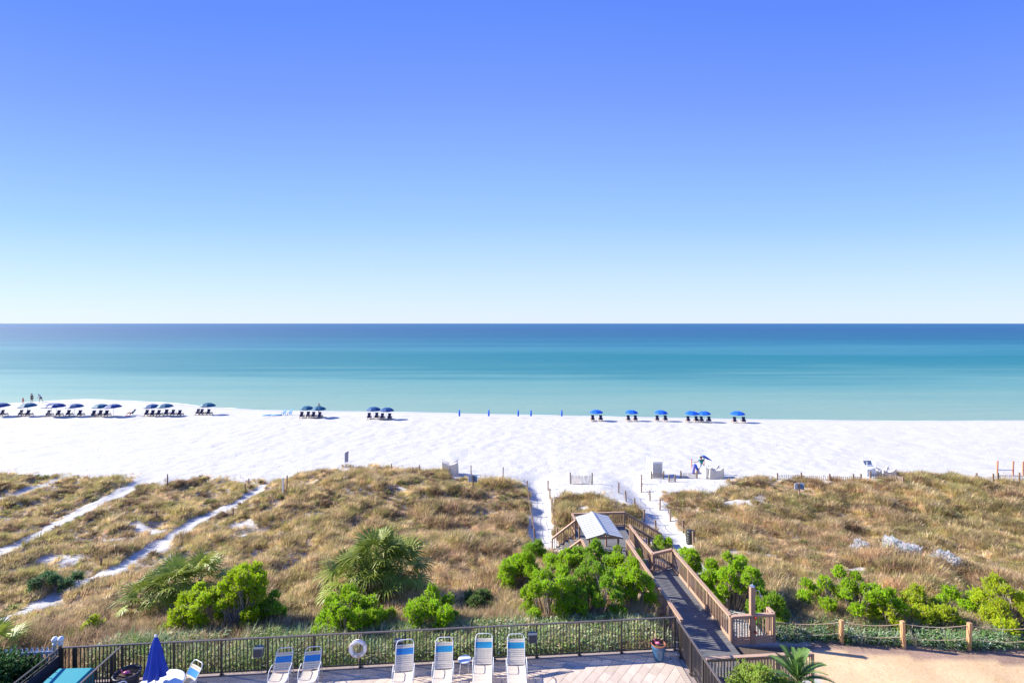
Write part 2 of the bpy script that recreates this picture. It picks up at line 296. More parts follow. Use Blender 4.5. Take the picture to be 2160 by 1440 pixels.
# lawn and planting bed on the right
LAWN = [(11.6, 10), (11.7, 18.9), (12.0, 20.9), (14.0, 20.7), (17, 20.3), (21, 20.0), (40, 19.4), (60, 10)]
BED = [(12.6, 21.5), (12.8, 20.9), (14.0, 20.7), (17, 20.3), (21, 20.0), (40, 19.4), (40, 20.8), (19, 21.1), (14, 21.5)]
lawn = inpoly(GX, GY, LAWN); bed = inpoly(GX, GY, BED)
def msand(name='sand_ground', bst=0.5):
    m = bpy.data.materials.new(name); m.use_nodes = True; n = m.node_tree.nodes; l = m.node_tree.links; b = n['Principled BSDF']; b.inputs['Roughness'].default_value = 0.92; b.inputs['Specular IOR Level'].default_value = 0.2
    g = n.new('ShaderNodeNewGeometry'); a = n.new('ShaderNodeAttribute'); a.attribute_name = 'tint'
    nz = n.new('ShaderNodeTexNoise'); nz.inputs['Scale'].default_value = 1.3; nz.inputs['Detail'].default_value = 8; nz.inputs['Roughness'].default_value = 0.7; l.new(g.outputs['Position'], nz.inputs['Vector'])
    r = n.new('ShaderNodeMapRange'); r.inputs[1].default_value = 0.3; r.inputs[2].default_value = 0.7; r.inputs[3].default_value = 0.86; r.inputs[4].default_value = 1.06; l.new(nz.outputs['Fac'], r.inputs[0])
    vo = n.new('ShaderNodeTexVoronoi'); vo.inputs['Scale'].default_value = 2.4; vo.inputs['Randomness'].default_value = 1; l.new(g.outputs['Position'], vo.inputs['Vector'])
    r2 = n.new('ShaderNodeMapRange'); r2.inputs[1].default_value = 0.05; r2.inputs[2].default_value = 0.3; r2.inputs[3].default_value = 0.0; r2.inputs[4].default_value = 1.0; l.new(vo.outputs['Distance'], r2.inputs[0])
    vm_ = n.new('ShaderNodeVectorMath'); vm_.operation = 'SCALE'; l.new(a.outputs['Color'], vm_.inputs[0]); l.new(r.outputs[0], vm_.inputs['Scale']); l.new(vm_.outputs[0], b.inputs['Base Color'])
    ad = n.new('ShaderNodeMath'); ad.operation = 'MULTIPLY_ADD'; ad.inputs[1].default_value = 0.6; l.new(r2.outputs[0], ad.inputs[0]); l.new(nz.outputs['Fac'], ad.inputs[2])
    bp = n.new('ShaderNodeBump'); bp.inputs['Strength'].default_value = bst; bp.inputs['Distance'].default_value = 0.12; l.new(ad.outputs[0], bp.inputs['Height']); l.new(bp.outputs[0], b.inputs['Normal'])
    return m
M_SAND = msand(); M_LAWN = msand('lawn_ground', 0.12)
tint = np.empty(GX.shape + (3,)); sandc = np.array((0.54, 0.52, 0.49)); litter = np.array((0.40, 0.31, 0.23))
s_ = np.clip((shore(GX) - GY) / 3.0, 0, 1)[..., None]
kk = (k * np.clip(0.55 + 0.7 * vnoise(GX, GY, 1.3, 41), 0, 1))[..., None]
tint[:] = (sandc * (1 - kk) + litter * kk) * (0.80 + 0.20 * s_)
ln = vnoise(GX, GY, 1.5, 51)[..., None]; tint[lawn] = (np.array((0.66, 0.47, 0.28)) * (0.85 + 0.3 * ln))[lawn]; tint[bed] = (np.array((0.36, 0.24, 0.18)) * (0.7 + 0.7 * ln))[bed]
bare = ((GX - 13.3) / 1.6) ** 2 + ((GY - 18.1) / 0.7) ** 2 < 1; tint[bare] = (0.52, 0.50, 0.46)
near = (GY < 22.4) & (GX > 7) & (GX < 12.6) & ~lawn; tint[near] = (0.50, 0.48, 0.45); soil_shade = near & (GY > 19.4) & (GY < 21.3) & (GX > 9.2); tint[soil_shade] = (0.13, 0.10, 0.075)  # brown ground by the shower platform, with the platform's shade painted into its colour
ny, nx = GX.shape; idx = np.arange(nx * ny).reshape(ny, nx)
Q = np.stack([idx[:-1, :-1], idx[:-1, 1:], idx[1:, 1:], idx[1:, :-1]], -1)
cX = (GX[:-1, :-1] + GX[1:, 1:]) / 2; cY = (GY[:-1, :-1] + GY[1:, 1:]) / 2
reg = np.zeros(cX.shape, int)
reg[cY < 52] = 1
for i, (P, w, dp) in enumerate(PW): reg[(pdist(cX, cY, P) < w) & (cY < 52) & (cY > 22)] = 2
reg[inpoly(cX, cY, LAWN) & (cY < 22)] = 3; reg[inpoly(cX, cY, BED)] = 4
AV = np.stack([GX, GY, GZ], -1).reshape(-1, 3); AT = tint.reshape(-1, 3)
dzx = np.gradient(GZ, axis=1) / np.gradient(GX, axis=1); dzy = np.gradient(GZ, axis=0) / np.gradient(GY, axis=0); AN = np.stack([-dzx, -dzy, np.ones_like(GZ)], -1); AN /= np.linalg.norm(AN, axis=-1, keepdims=True); AN = AN.reshape(-1, 3)
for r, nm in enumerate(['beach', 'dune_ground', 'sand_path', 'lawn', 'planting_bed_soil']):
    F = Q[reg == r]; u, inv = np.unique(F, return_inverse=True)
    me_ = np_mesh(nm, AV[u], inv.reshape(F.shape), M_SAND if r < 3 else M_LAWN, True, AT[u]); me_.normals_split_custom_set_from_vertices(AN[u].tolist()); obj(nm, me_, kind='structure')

# ------------------------------------------------------------------ sea
def msea():
    m = bpy.data.materials.new('sea_water'); m.use_nodes = True; n = m.node_tree.nodes; l = m.node_tree.links; b = n['Principled BSDF']
    g = n.new('ShaderNodeNewGeometry'); sp = n.new('ShaderNodeSeparateXYZ'); l.new(g.outputs['Position'], sp.inputs[0])
    # water colour by offshore distance, warped by long sand bars; fine streaks on top
    def noise(sx_, sy_, det, ro=.55):
        mp = n.new('ShaderNodeMapping'); mp.inputs['Scale'].default_value = (sx_, sy_, 1); l.new(g.outputs['Position'], mp.inputs[0])
        nz = n.new('ShaderNodeTexNoise'); nz.inputs['Scale'].default_value = 1; nz.inputs['Detail'].default_value = det; nz.inputs['Roughness'].default_value = ro; l.new(mp.outputs[0], nz.inputs['Vector']); return nz.outputs['Fac']
    def mad(a, k_, c_, op='MULTIPLY_ADD'):
        q = n.new('ShaderNodeMath'); q.operation = op; l.new(a, q.inputs[0]); q.inputs[1].default_value = k_; q.inputs[2].default_value = c_; return q.outputs[0]
    def add(a, b_):
        q = n.new('ShaderNodeMath'); q.operation = 'ADD'; l.new(a, q.inputs[0]); l.new(b_, q.inputs[1]); return q.outputs[0]
    lg = mad(sp.outputs['Y'], 10, 0, 'LOGARITHM')
    v = add(add(lg, mad(noise(.0016, .010, 4), .46, -.23)), mad(noise(.010, .10, 6, .65), .26, -.13))
    mr = n.new('ShaderNodeMapRange'); mr.inputs[1].default_value = 1.95; mr.inputs[2].default_value = 3.6; l.new(v, mr.inputs[0])
    cr = n.new('ShaderNodeValToRGB'); l.new(mr.outputs[0], cr.inputs[0])
    st = [(0.0, (0.21, 0.32, 0.27)), (0.08, (0.15, 0.29, 0.26)), (0.15, (0.09, 0.25, 0.25)), (0.21, (0.016, 0.165, 0.20)), (0.29, (0.003, 0.145, 0.19)), (0.345, (0.03, 0.18, 0.235)), (0.40, (0.010, 0.135, 0.21)), (0.52, (0.006, 0.10, 0.19)), (0.72, (0.008, 0.085, 0.19)), (1, (0.014, 0.10, 0.22))]
    while len(cr.color_ramp.elements) < len(st): cr.color_ramp.elements.new(0.5)
    for e, (p, c) in zip(cr.color_ramp.elements, st): e.position = p; e.color = (*c, 1)
    l.new(cr.outputs[0], b.inputs['Base Color'])
    b.inputs['Roughness'].default_value = 0.75; b.inputs['IOR'].default_value = 1.33; b.inputs['Specular IOR Level'].default_value = 0.8
    n2 = noise(.10, .45, 9, .62)
    bp = n.new('ShaderNodeBump'); bp.inputs['Strength'].default_value = 0.5; bp.inputs['Distance'].default_value = 0.5; l.new(n2, bp.inputs['Height']); l.new(bp.outputs[0], b.inputs['Normal'])
    return m
sx = axis([(-60000, -2000, 14500), (-2000, -200, 300), (-200, 200, 10), (200, 2000, 300), (2000, 60000, 14500)]); sy = axis([(84, 130, 4), (130, 400, 30), (400, 3000, 400), (3000, 90000, 14500)])
SX, SY = np.meshgrid(sx, sy); ids = np.arange(SX.size).reshape(SX.shape)
obj('sea', np_mesh('sea', np.stack([SX, SY, SX * 0], -1).reshape(-1, 3), np.stack([ids[:-1, :-1], ids[:-1, 1:], ids[1:, 1:], ids[1:, :-1]], -1).reshape(-1, 4), msea()), kind='structure')
# low foam line where the water laps the sand
fv = []; ff = []
xs = np.arange(-140, 120, 0.5); w = 0.08 + 0.55 * np.clip(vnoise(xs, xs * 0, 4, 61) - 0.45, 0, 1) * 2; w *= np.where((xs < -52), 2.2, 1)
yo = shore(xs) - 0.25 + (vnoise(xs, xs * 0, 3, 62) - 0.5) * 0.3
for i, x in enumerate(xs): fv += [(x, yo[i] - w[i] / 2, 0.035), (x, yo[i], 0.05), (x, yo[i] + w[i] / 2, 0.012)]
for i in range(len(xs) - 1): ff += [(i * 3, i * 3 + 3, i * 3 + 4, i * 3 + 1), (i * 3 + 1, i * 3 + 4, i * 3 + 5, i * 3 + 2)]
obj('sea_foam', np_mesh('sea_foam', fv, ff, M_FOAM, True), kind='stuff', label='thin white foam along the water edge', cat='foam')

# ------------------------------------------------------------------ grass (uncountable): tufts instanced on points
def tuft(name, n, h, spread, wid, m, droop=0.5, seed=0, lean=0.12):
    r = random.Random(seed); V = []; F = []
    for i in range(n):
        a = r.uniform(0, 6.283); rr = spread * r.random() ** 0.6; b = Vector((rr * math.cos(a), rr * math.sin(a), -0.05))
        a2 = a + r.uniform(-0.7, 0.7); L = h * r.uniform(0.55, 1.1); o = r.uniform(0.15, 1.0) * droop
        d = Vector((math.cos(a2) * o + lean, math.sin(a2) * o, 0)); p1 = b + Vector((0, 0, L * 0.55)) + d * L * 0.3; p2 = b + Vector((0, 0, L * (1 - 0.35 * o))) + d * L * 0.95
        sd = Vector((-math.sin(a2), math.cos(a2), 0)) if r.random() < 0.5 else Vector((1, 0.2, 0)).normalized(); w_ = wid * r.uniform(0.6, 1.2)
        q = len(V); V += [b - sd * w_, b + sd * w_, p1 - sd * w_ * 0.8, p1 + sd * w_ * 0.8, p2]; F += [(q, q + 1, q + 3), (q, q + 3, q + 2), (q + 2, q + 3, q + 4)]
    me = np_mesh(name, V, F, m); return bpy.data.objects.new(name, me)
def scatter(name, protos, P, rot, scl, idx_, tint_, m, label, cat):
    c = bpy.data.collections.new(name + '_source')
    for p in protos: c.objects.link(p)
    me = bpy.data.meshes.new(name); me.vertices.add(len(P)); me.vertices.foreach_set('co', np.asarray(P, np.float32).ravel())
    for nm, ty, dat, key in (('rot', 'FLOAT_VECTOR', rot, 'vector'), ('scl', 'FLOAT_VECTOR', scl, 'vector')):
        a = me.attributes.new(nm, ty, 'POINT'); a.data.foreach_set(key, np.asarray(dat, np.float32).ravel())
    a = me.attributes.new('pick', 'INT', 'POINT'); a.data.foreach_set('value', np.asarray(idx_, np.int32))
    a = me.attributes.new('tint', 'FLOAT_COLOR', 'POINT'); t4 = np.ones((len(P), 4), np.float32); t4[:, :3] = tint_; a.data.foreach_set('color', t4.ravel())
    me.materials.append(m)
    o = obj(name, me, kind='stuff', label=label, cat=cat)
    g = bpy.data.node_groups.new(name, 'GeometryNodeTree'); g.interface.new_socket('Geometry', in_out='INPUT', socket_type='NodeSocketGeometry'); g.interface.new_socket('Geometry', in_out='OUTPUT', socket_type='NodeSocketGeometry')
    N = g.nodes; L = g.links; gi = N.new('NodeGroupInput'); go = N.new('NodeGroupOutput'); ins = N.new('GeometryNodeInstanceOnPoints'); ci = N.new('GeometryNodeCollectionInfo')
    ci.inputs[0].default_value = c; ci.inputs['Separate Children'].default_value = True; ci.inputs['Reset Children'].default_value = True
    def na(nm, ty):
        q = N.new('GeometryNodeInputNamedAttribute'); q.data_type = ty; q.inputs[0].default_value = nm; return q.outputs[0]
    e2r = N.new('FunctionNodeEulerToRotation'); L.new(na('rot', 'FLOAT_VECTOR'), e2r.inputs[0])
    L.new(gi.outputs[0], ins.inputs['Points']); L.new(ci.outputs[0], ins.inputs['Instance']); ins.inputs['Pick Instance'].default_value = True
    L.new(na('pick', 'INT'), ins.inputs['Instance Index']); L.new(e2r.outputs[0], ins.inputs['Rotation']); L.new(na('scl', 'FLOAT_VECTOR'), ins.inputs['Scale']); L.new(ins.outputs[0], go.inputs[0])
    md = o.modifiers.new('scatter', 'NODES'); md.node_group = g
    return o
def fz(X, Y):
    """height of the finished ground mesh"""
    X = np.clip(np.atleast_1d(X), gx[0], gx[-1] - 1e-3); Y = np.clip(np.atleast_1d(Y), gy[0], gy[-1] - 1e-3)
    i = np.searchsorted(gx, X, 'right') - 1; j = np.searchsorted(gy, Y, 'right') - 1; u = (X - gx[i]) / (gx[i + 1] - gx[i]); v = (Y - gy[j]) / (gy[j + 1] - gy[j])
    return GZ[j, i] * (1 - u) * (1 - v) + GZ[j, i + 1] * u * (1 - v) + GZ[j + 1, i] * (1 - u) * v + GZ[j + 1, i + 1] * u * v
def fzz(x, y): return float(fz(x, y)[0])
DRY = np.array([(0.68, 0.51, 0.29), (0.56, 0.47, 0.20), (0.30, 0.20, 0.12), (0.43, 0.41, 0.15), (0.86, 0.69, 0.44), (0.63, 0.43, 0.27)])
def grass_tint(X, Y):
    a = vnoise(X, Y, 3.5, 71); b = vnoise(X, Y, 1.1, 72); c = vnoise(X, Y, 8, 73); r = NR.random(len(X))
    w = np.stack([0.45 + 0 * a, 1.5 * np.clip(c - 0.35, 0, 1) + 0.25, 3.0 * np.clip(b - 0.52, 0, 1) + 0.03, 1.6 * np.clip(a - 0.5, 0, 1) + 0.12, 0.22 + 0.3 * (Y < 27), 1.1 * np.clip(0.55 - c, 0, 1) + 0.12], 1)
    w = np.cumsum(w / w.sum(1, keepdims=True), 1); k_ = (r[:, None] > w).sum(1).clip(0, 5)
    return DRY[k_] * NR.uniform(0.65, 1.25, (len(X), 1)) * (0.72 + 0.66 * vnoise(X, Y, 0.65, 75))[:, None]
N0 = 105000
Yp = 20.5 + (56 - 20.5) * NR.random(N0) ** 0.95; Xp = NR.uniform(-1.12, 1.12, N0) * Yp
STRUCT = [((6.3, 18), (9.6, 28.8)), ((4.1, 29.3), (8.4, 36.6)), ((2.8, 31.5), (4.6, 35)), ((8, 34), (11.2, 36.8))]
def clear(X, Y):
    m = np.ones(X.shape, bool)
    for (a, b), (c, d) in STRUCT: m &= ~((X > a) & (X < c) & (Y > b) & (Y < d))
    return m
den = np.where(Xp < -0.38 * Yp, 0.62, 0.95) * np.clip(0.45 + 1.2 * vnoise(Xp, Yp, 1.4, 81), 0, 1)
m = vegmask(Xp, Yp, 0.10) & (NR.random(N0) < den) & clear(Xp, Yp) & ~inpoly(Xp, Yp, LAWN) & ~inpoly(Xp, Yp, BED)
fen = 18.67 + 0.084 * Xp
m &= (Yp > fen + 2.1)
Xp, Yp = Xp[m], Yp[m]
protos = [tuft('grass_tuft', 30, 0.60, 0.20, 0.011, M_GRASS, 0.6, i) for i in range(3)] + [tuft('grass_tuft', 34, 0.42, 0.26, 0.014, M_GRASS, 0.95, 10 + i) for i in range(3)]
n = len(Xp); sc = (0.35 + 1.0 * vnoise(Xp, Yp, 1.6, 21)) * NR.uniform(0.7, 1.3, n) * np.where(Xp < -0.36 * Yp, 0.8, 1)
scatter('dune_grass', protos, np.stack([Xp, Yp, fz(Xp, Yp)], 1), np.stack([NR.normal(0, .1, n), NR.normal(0.05, .1, n), NR.uniform(-0.9, 0.9, n)], 1), np.stack([sc * 1.1, sc * 1.1, sc], 1), NR.integers(0, 6, n), grass_tint(Xp, Yp), M_GRASS, 'dry tan and olive dune grass covering the dunes', 'grass')
# low dark brush clumps between the grass
def brush(name, seed, n=110):
    r = random.Random(seed); V = []; F = []
    for i in range(n):
        a = r.uniform(0, 6.283); e = r.uniform(.15, 1.5); d = Vector((math.cos(a) * math.cos(e), math.sin(a) * math.cos(e), math.sin(e) * .8)); b = d * r.uniform(.05, .22); t2 = d * r.uniform(.32, .5) + Vector((r.uniform(-.08, .08), r.uniform(-.08, .08), 0)); sd = Vector((-math.sin(a), math.cos(a), r.uniform(-.5, .5))).normalized() * .014; q = len(V)
        V += [b - sd, b + sd, b.lerp(t2, .6) + sd * 1.2, t2, b.lerp(t2, .6) - sd * 1.2]; F += [(q, q + 1, q + 2), (q, q + 2, q + 4), (q + 4, q + 2, q + 3)]
    return bpy.data.objects.new(name, np_mesh(name, V, F, M_GRASS))
NB = 11000; Xb = NR.uniform(-1.12, 1.12, NB) * 56; Yb = 21 + 34 * NR.random(NB); mb2 = (np.abs(Xb) < Yb * 1.15) & vegmask(Xb, Yb, .1) & clear(Xb, Yb) & (NR.random(NB) < 2.6 * np.clip(vnoise(Xb, Yb, 1.7, 91) - .52, 0, 1) + .05) & (Yb > 18.67 + .084 * Xb + 4) & (Yb > 23)
Xb, Yb = Xb[mb2], Yb[mb2]; n = len(Xb); sc = NR.uniform(.6, 1.25, n); BT = np.array([(0.32, 0.22, 0.14), (0.26, 0.19, 0.12), (0.30, 0.31, 0.12), (0.44, 0.32, 0.21), (0.52, 0.47, 0.22)])
scatter('brush_clumps', [brush('brush_clump', i) for i in range(3)], np.stack([Xb, Yb, fz(Xb, Yb)], 1), np.stack([0 * sc, 0 * sc, NR.uniform(-3, 3, n)], 1), np.stack([sc * 1.15, sc * 1.15, sc], 1), NR.integers(0, 3, n), BT[NR.choice(5, n, p=[.25, .15, .2, .25, .15])] * NR.uniform(.8, 1.2, (n, 1)), M_GRASS, 'low dark brown and olive brush clumps among the dune grass', 'brush')
# sparse thin tufts on the sand edge of the dunes
N1 = 16000; Ys = NR.uniform(40, 56, N1); Xs = NR.uniform(-1.1, 1.1, N1) * Ys
near_veg = vegmask(Xs, Ys - 1.6, 0.5) & ~vegmask(Xs, Ys) & (NR.random(N1) < 0.8 * np.clip(2 * vnoise(Xs, Ys, 2.5, 97) - .45, 0, 1))
Xs, Ys = Xs[near_veg], Ys[near_veg]; n = len(Xs)
thin = [tuft('thin_tuft', 9, 0.5, 0.16, 0.009, M_GRASS, 0.5, 30 + i) for i in range(2)]
sc = NR.uniform(0.5, 1.1, n)
scatter('thin_beach_grass', thin, np.stack([Xs, Ys, fz(Xs, Ys)], 1), np.stack([0 * sc, 0 * sc, NR.uniform(-3, 3, n)], 1), np.stack([sc] * 3, 1), NR.integers(0, 2, n), grass_tint(Xs, Ys), M_GRASS, 'sparse thin grass blades on the sand at the dune edge', 'grass')
# leafy ground cover outside the pool fence and under the rope fence
def leafy(name, n, h, spread, lw, ll, seed):
    r = random.Random(seed); V = []; F = []
    for i in range(n):
        a = r.uniform(0, 6.283); rr = spread * r.random() ** 0.5; z = h * r.uniform(0.15, 1); p = Vector((rr * math.cos(a), rr * math.sin(a), z))
        e = r.uniform(-0.3, 0.9); d = Vector((math.cos(a + r.uniform(-1, 1)) * math.cos(e), math.sin(a + r.uniform(-1, 1)) * math.cos(e), math.sin(e))); s2 = d.cross(Vector((0, 0, 1))).normalized()
        L_ = ll * r.uniform(0.6, 1.2); w_ = lw * r.uniform(0.7, 1.2); q = len(V)
        V += [p, p + d * L_ * 0.5 + s2 * w_, p + d * L_ - Vector((0, 0, L_ * 0.25)), p + d * L_ * 0.5 - s2 * w_]; F += [(q, q + 1, q + 2), (q, q + 2, q + 3)]
    return bpy.data.objects.new(name, np_mesh(name, V, F, M_LEAFI))
lf = [leafy('leafy_plant', 34, 0.42, 0.20, 0.03, 0.15, i) for i in range(3)] + [tuft('leafy_blade', 22, 0.75, 0.14, 0.017, M_LEAFI, 0.75, 44, 0.1), tuft('leafy_blade', 20, 0.65, 0.18, 0.02, M_LEAFI, 1.0, 45, 0.1)]
N2 = 7500; Xc = NR.uniform(-16, 6.3, N2); Yc = 18.67 + 0.084 * Xc + 0.28 + 2.3 * NR.random(N2) ** 1.2
N3 = 1150; X3 = NR.uniform(11.6, 30, N3); Y3 = np.interp(X3, [11.6, 14, 19, 30], [21.6, 21.55, 21.1, 20.9]) + 1.4 * NR.random(N3) ** 1.3 - 0.15
qq = NR.random(N2) < np.clip(1.7 * vnoise(Xc, Yc, 1.2, 95) + .15 - .25 * (Xc > 1) - .5 * np.clip((-10.5 - Xc) / 2, 0, 1), .08, 1); Xc, Yc = Xc[qq], Yc[qq]
Xc = np.concatenate([Xc, X3]); Yc = np.concatenate([Yc, Y3]); n = len(Xc)
CG = np.array([(0.18, 0.30, 0.06), (0.30, 0.43, 0.11), (0.44, 0.54, 0.26), (0.16, 0.27, 0.15), (0.60, 0.62, 0.42), (0.62, 0.50, 0.30)])
k_ = NR.choice(6, n, p=[.20, .22, .16, .10, .13, .19]); tt = CG[k_] * NR.uniform(0.8, 1.2, (n, 1)); tt[-N3:] *= np.array((0.75, 0.85, 0.95))
sc = NR.uniform(0.75, 1.3, n); sc *= np.where(Yc - (18.67 + .084 * Xc) < .6, .62, 1); sc[-N3:] *= 0.85
scatter('ground_cover', lf, np.stack([Xc, Yc, fz(Xc, Yc)], 1), np.stack([0 * sc, 0 * sc, NR.uniform(-3, 3, n)], 1), np.stack([sc] * 3, 1), np.where(NR.random(n) < np.clip(0.25 + (Xc > -3) * 0.35, 0, 1), NR.integers(3, 5, n), NR.integers(0, 3, n)), tt, M_LEAFI, 'green leafy ground cover behind the pool fence and rope fence', 'plants')
# taller straw weeds between cover and shrubs
N4 = 5200; Xw = NR.uniform(-24, 7.0, N4); Yw = 18.67 + 0.084 * Xw + 0.45 + 3.6 * NR.random(N4) ** .8; 
X5 = NR.uniform(12, 30, 1500); Y5 = 21.7 + 1.9 * NR.random(1500); Xw = np.concatenate([Xw, X5]); Yw = np.concatenate([Yw, Y5]); mm = clear(Xw, Yw); Xw, Yw = Xw[mm], Yw[mm]; n = len(Xw)
wd = [tuft('straw_weed', 26, 0.85, 0.22, 0.010, M_GRASS, 0.7, 60 + i) for i in range(3)]
WT = np.array([(0.52, 0.37, 0.24), (0.62, 0.48, 0.32), (0.36, 0.24, 0.15), (0.28, 0.28, 0.10)])
sc = NR.uniform(0.5, 1.0, n)
scatter('straw_weeds', wd, np.stack([Xw, Yw, fz(Xw, Yw)], 1), np.stack([0 * sc, NR.normal(0.1, .2, n), NR.uniform(-2, 2, n)], 1), np.stack([sc] * 3, 1), NR.integers(0, 3, n), WT[NR.choice(4, n, p=[.4, .25, .2, .15])] * NR.uniform(.8, 1.15, (n, 1)), M_GRASS, 'pinkish straw weeds among the shrubs behind the pool fence', 'weeds')
# short dried turf on the lawn, clippings on the bed
N6 = 14000; Xl = NR.uniform(11.6, 24, N6); Yl = NR.uniform(14.5, 21.6, N6); ml = inpoly(Xl, Yl, LAWN) & (((Xl - 13.3) / 1.6) ** 2 + ((Yl - 18.1) / .7) ** 2 > NR.uniform(.5, 1.3, N6)); mb_ = inpoly(Xl, Yl, BED) & (NR.random(N6) < 0.35)
q = ml | mb_; bedp = mb_[q]; Xl, Yl = Xl[q], Yl[q]; n = len(Xl); turf = [tuft('turf_tuft', 16, 0.09, 0.12, 0.006, M_GRASS, 1.0, 80 + i) for i in range(2)]
tt = np.where(bedp[:, None], np.array((0.36, 0.25, 0.17)), np.array((0.92, 0.68, 0.42))) * NR.uniform(0.8, 1.08, (n, 1)); tt[NR.random(n) < 0.06] *= np.array((0.7, 0.95, 0.6))
scatter('lawn_turf', turf, np.stack([Xl, Yl, fz(Xl, Yl)], 1), np.stack([np.zeros(n), np.zeros(n), NR.uniform(-3, 3, n)], 1), np.ones((n, 3)) * NR.uniform(.7, 1.2, (n, 1)), NR.integers(0, 2, n), tt, M_GRASS, 'short dried tan lawn turf beside the boardwalk', 'grass')

# ------------------------------------------------------------------ pool deck
U = Vector((math.cos(R(4.3)), math.sin(R(4.3)), 0)); Vv = Vector((-math.sin(R(4.3)), math.cos(R(4.3)), 0)); ROT = R(4.3)
DZ = 4.72
FA = Vector((6.31, 19.2, DZ)); FB = Vector((-15.75, 17.4, DZ))           # pool fence corners
fdir = (FB - FA).normalized(); frot = math.atan2(-fdir.y, -fdir.x)
deck = MB(); pl = [FA + Vector((0.35, 0.12, 0)), FB + Vector((-0.5, 0.12, 0)), FB + Vector((-0.5 + 0.9, -13, 0)), FA + Vector((0.35 + 1.2, -15, 0))]
deck.add([p + Vector((0, 0, -0.03)) for p in pl] + [p + Vector((0, 0, -1.6)) for p in pl], [(3, 2, 1, 0), (0, 1, 5, 4), (1, 2, 6, 5), (2, 3, 7, 6), (3, 0, 4, 7)])
# concrete kerb under the fence
kb = MB().beam(FA + Vector((0.3, 0.02, -0.06)), FB + Vector((0, 0.02, -0.06)), 0.16, 0.13)
dk = obj('pool_deck', deck.mesh('pool_deck', M_JOINT), kind='structure'); obj('kerb', kb.mesh('kerb', M_JOINT), dk)
def clip(P, pt, nr):
    o_ = []
    for a, b in zip(P, P[1:] + P[:1]):
        da = (a[0] - pt[0]) * nr[0] + (a[1] - pt[1]) * nr[1]; db = (b[0] - pt[0]) * nr[0] + (b[1] - pt[1]) * nr[1]
        if da >= 0: o_.append(a)
        if da * db < 0: t_ = da / (da - db); o_.append((a[0] + (b[0] - a[0]) * t_, a[1] + (b[1] - a[1]) * t_))
    return o_
pav = bmesh_box(0.468, 0.308, 0.05, M_PAVER, 'paver'); prot = frot + R(47)
ca, sa = math.cos(prot), math.sin(prot); cand = []
PF = FA + Vector((0, -.32, 0)); nF = (fdir.y * -1 * -1, -fdir.x * -1 * -1); nF = (fdir.y, -fdir.x)
if nF[1] > 0: nF = (-nF[0], -nF[1])
PR = FA - U * .36; nR = (-U.x, -U.y)
for i in range(-60, 60):
    for j in range(-60, 60):
        u = (i + 0.5 * (j % 2)) * 0.48; v = j * 0.32; x = -3 + u * ca - v * sa; y = 17.5 + u * sa + v * ca
        if x < -15.3 or y < 12.5: continue
        cr_ = [(x + dx * ca - dy * sa, y + dx * sa + dy * ca) for dx, dy in ((-.234, -.154), (.234, -.154), (.234, .154), (-.234, .154))]
        Q_ = clip(clip(cr_, (PF.x, PF.y), nF), (PR.x, PR.y), nR)
        if len(Q_) < 3: continue
        dd = (PF.x - x) * -nF[0] + (PF.y - y) * -nF[1]; full = len(Q_) == 4 and all(abs(a[0] - b[0]) + abs(a[1] - b[1]) < 1e-6 for a, b in zip(Q_, cr_))
        ar = abs(sum(a[0] * b[1] - b[0] * a[1] for a, b in zip(Q_, Q_[1:] + Q_[:1]))) / 2
        if ar < .006: continue
        cand.append((dd, x, y, None if full else Q_))
cand.sort(key=lambda c_: c_[0]); rest = MB()
for n_, (dd, x, y, Q_) in enumerate(cand):
    zt = DZ + random.uniform(-.002, .002)
    if Q_ is None:
        if n_ < 300: obj('paver', pav, dk, (x, y, zt - .025), (random.uniform(-.002, .002), random.uniform(-.002, .002), prot))
        else: rest.box((x, y, zt - .025), (.468, .308, .05), Matrix.Rotation(prot, 3, 'Z'))
    else:
        k_ = len(Q_); mbp = MB().add([(a - x, b - y, 0) for a, b in Q_] + [(a - x, b - y, -.05) for a, b in Q_], [tuple(range(k_)), tuple(range(k_, 2 * k_))[::-1]] + [(i, i + k_, (i + 1) % k_ + k_, (i + 1) % k_) for i in range(k_)])
        if n_ < 300: obj('paver', mbp.mesh('paver', M_PAVER), dk, (x, y, zt))
        else: rest.add([(a + x, b + y, c_ + zt) for a, b, c_ in mbp.v], mbp.f)
obj('field_pavers', rest.mesh('field_pavers', M_PAVER), dk, kind='stuff')
bd = MB(); L = (FA - FB).length; ez = Matrix.Rotation(frot, 3, 'Z')
for i in range(int(L / 0.105)):
    for row in range(1):
        p = FA + fdir * (0.05 + i * 0.105) + Vector((0.0, -0.205 - row * 0.215, -0.025 + random.uniform(-.002, .002))); bd.box(p, (0.098, 0.208, 0.05), ez)
for i in range(45):
    for row in range(1):
        p = FA - Vv * (0.4 + i * 0.105) + U * (-0.245 - row * 0.215) + Vector((0, 0, -0.028)); bd.box(p, (0.208, 0.098, 0.05), Matrix.Rotation(ROT, 3, 'Z'))
obj('border_bricks', bd.mesh('border_bricks', M_PAVER), dk, kind='stuff')

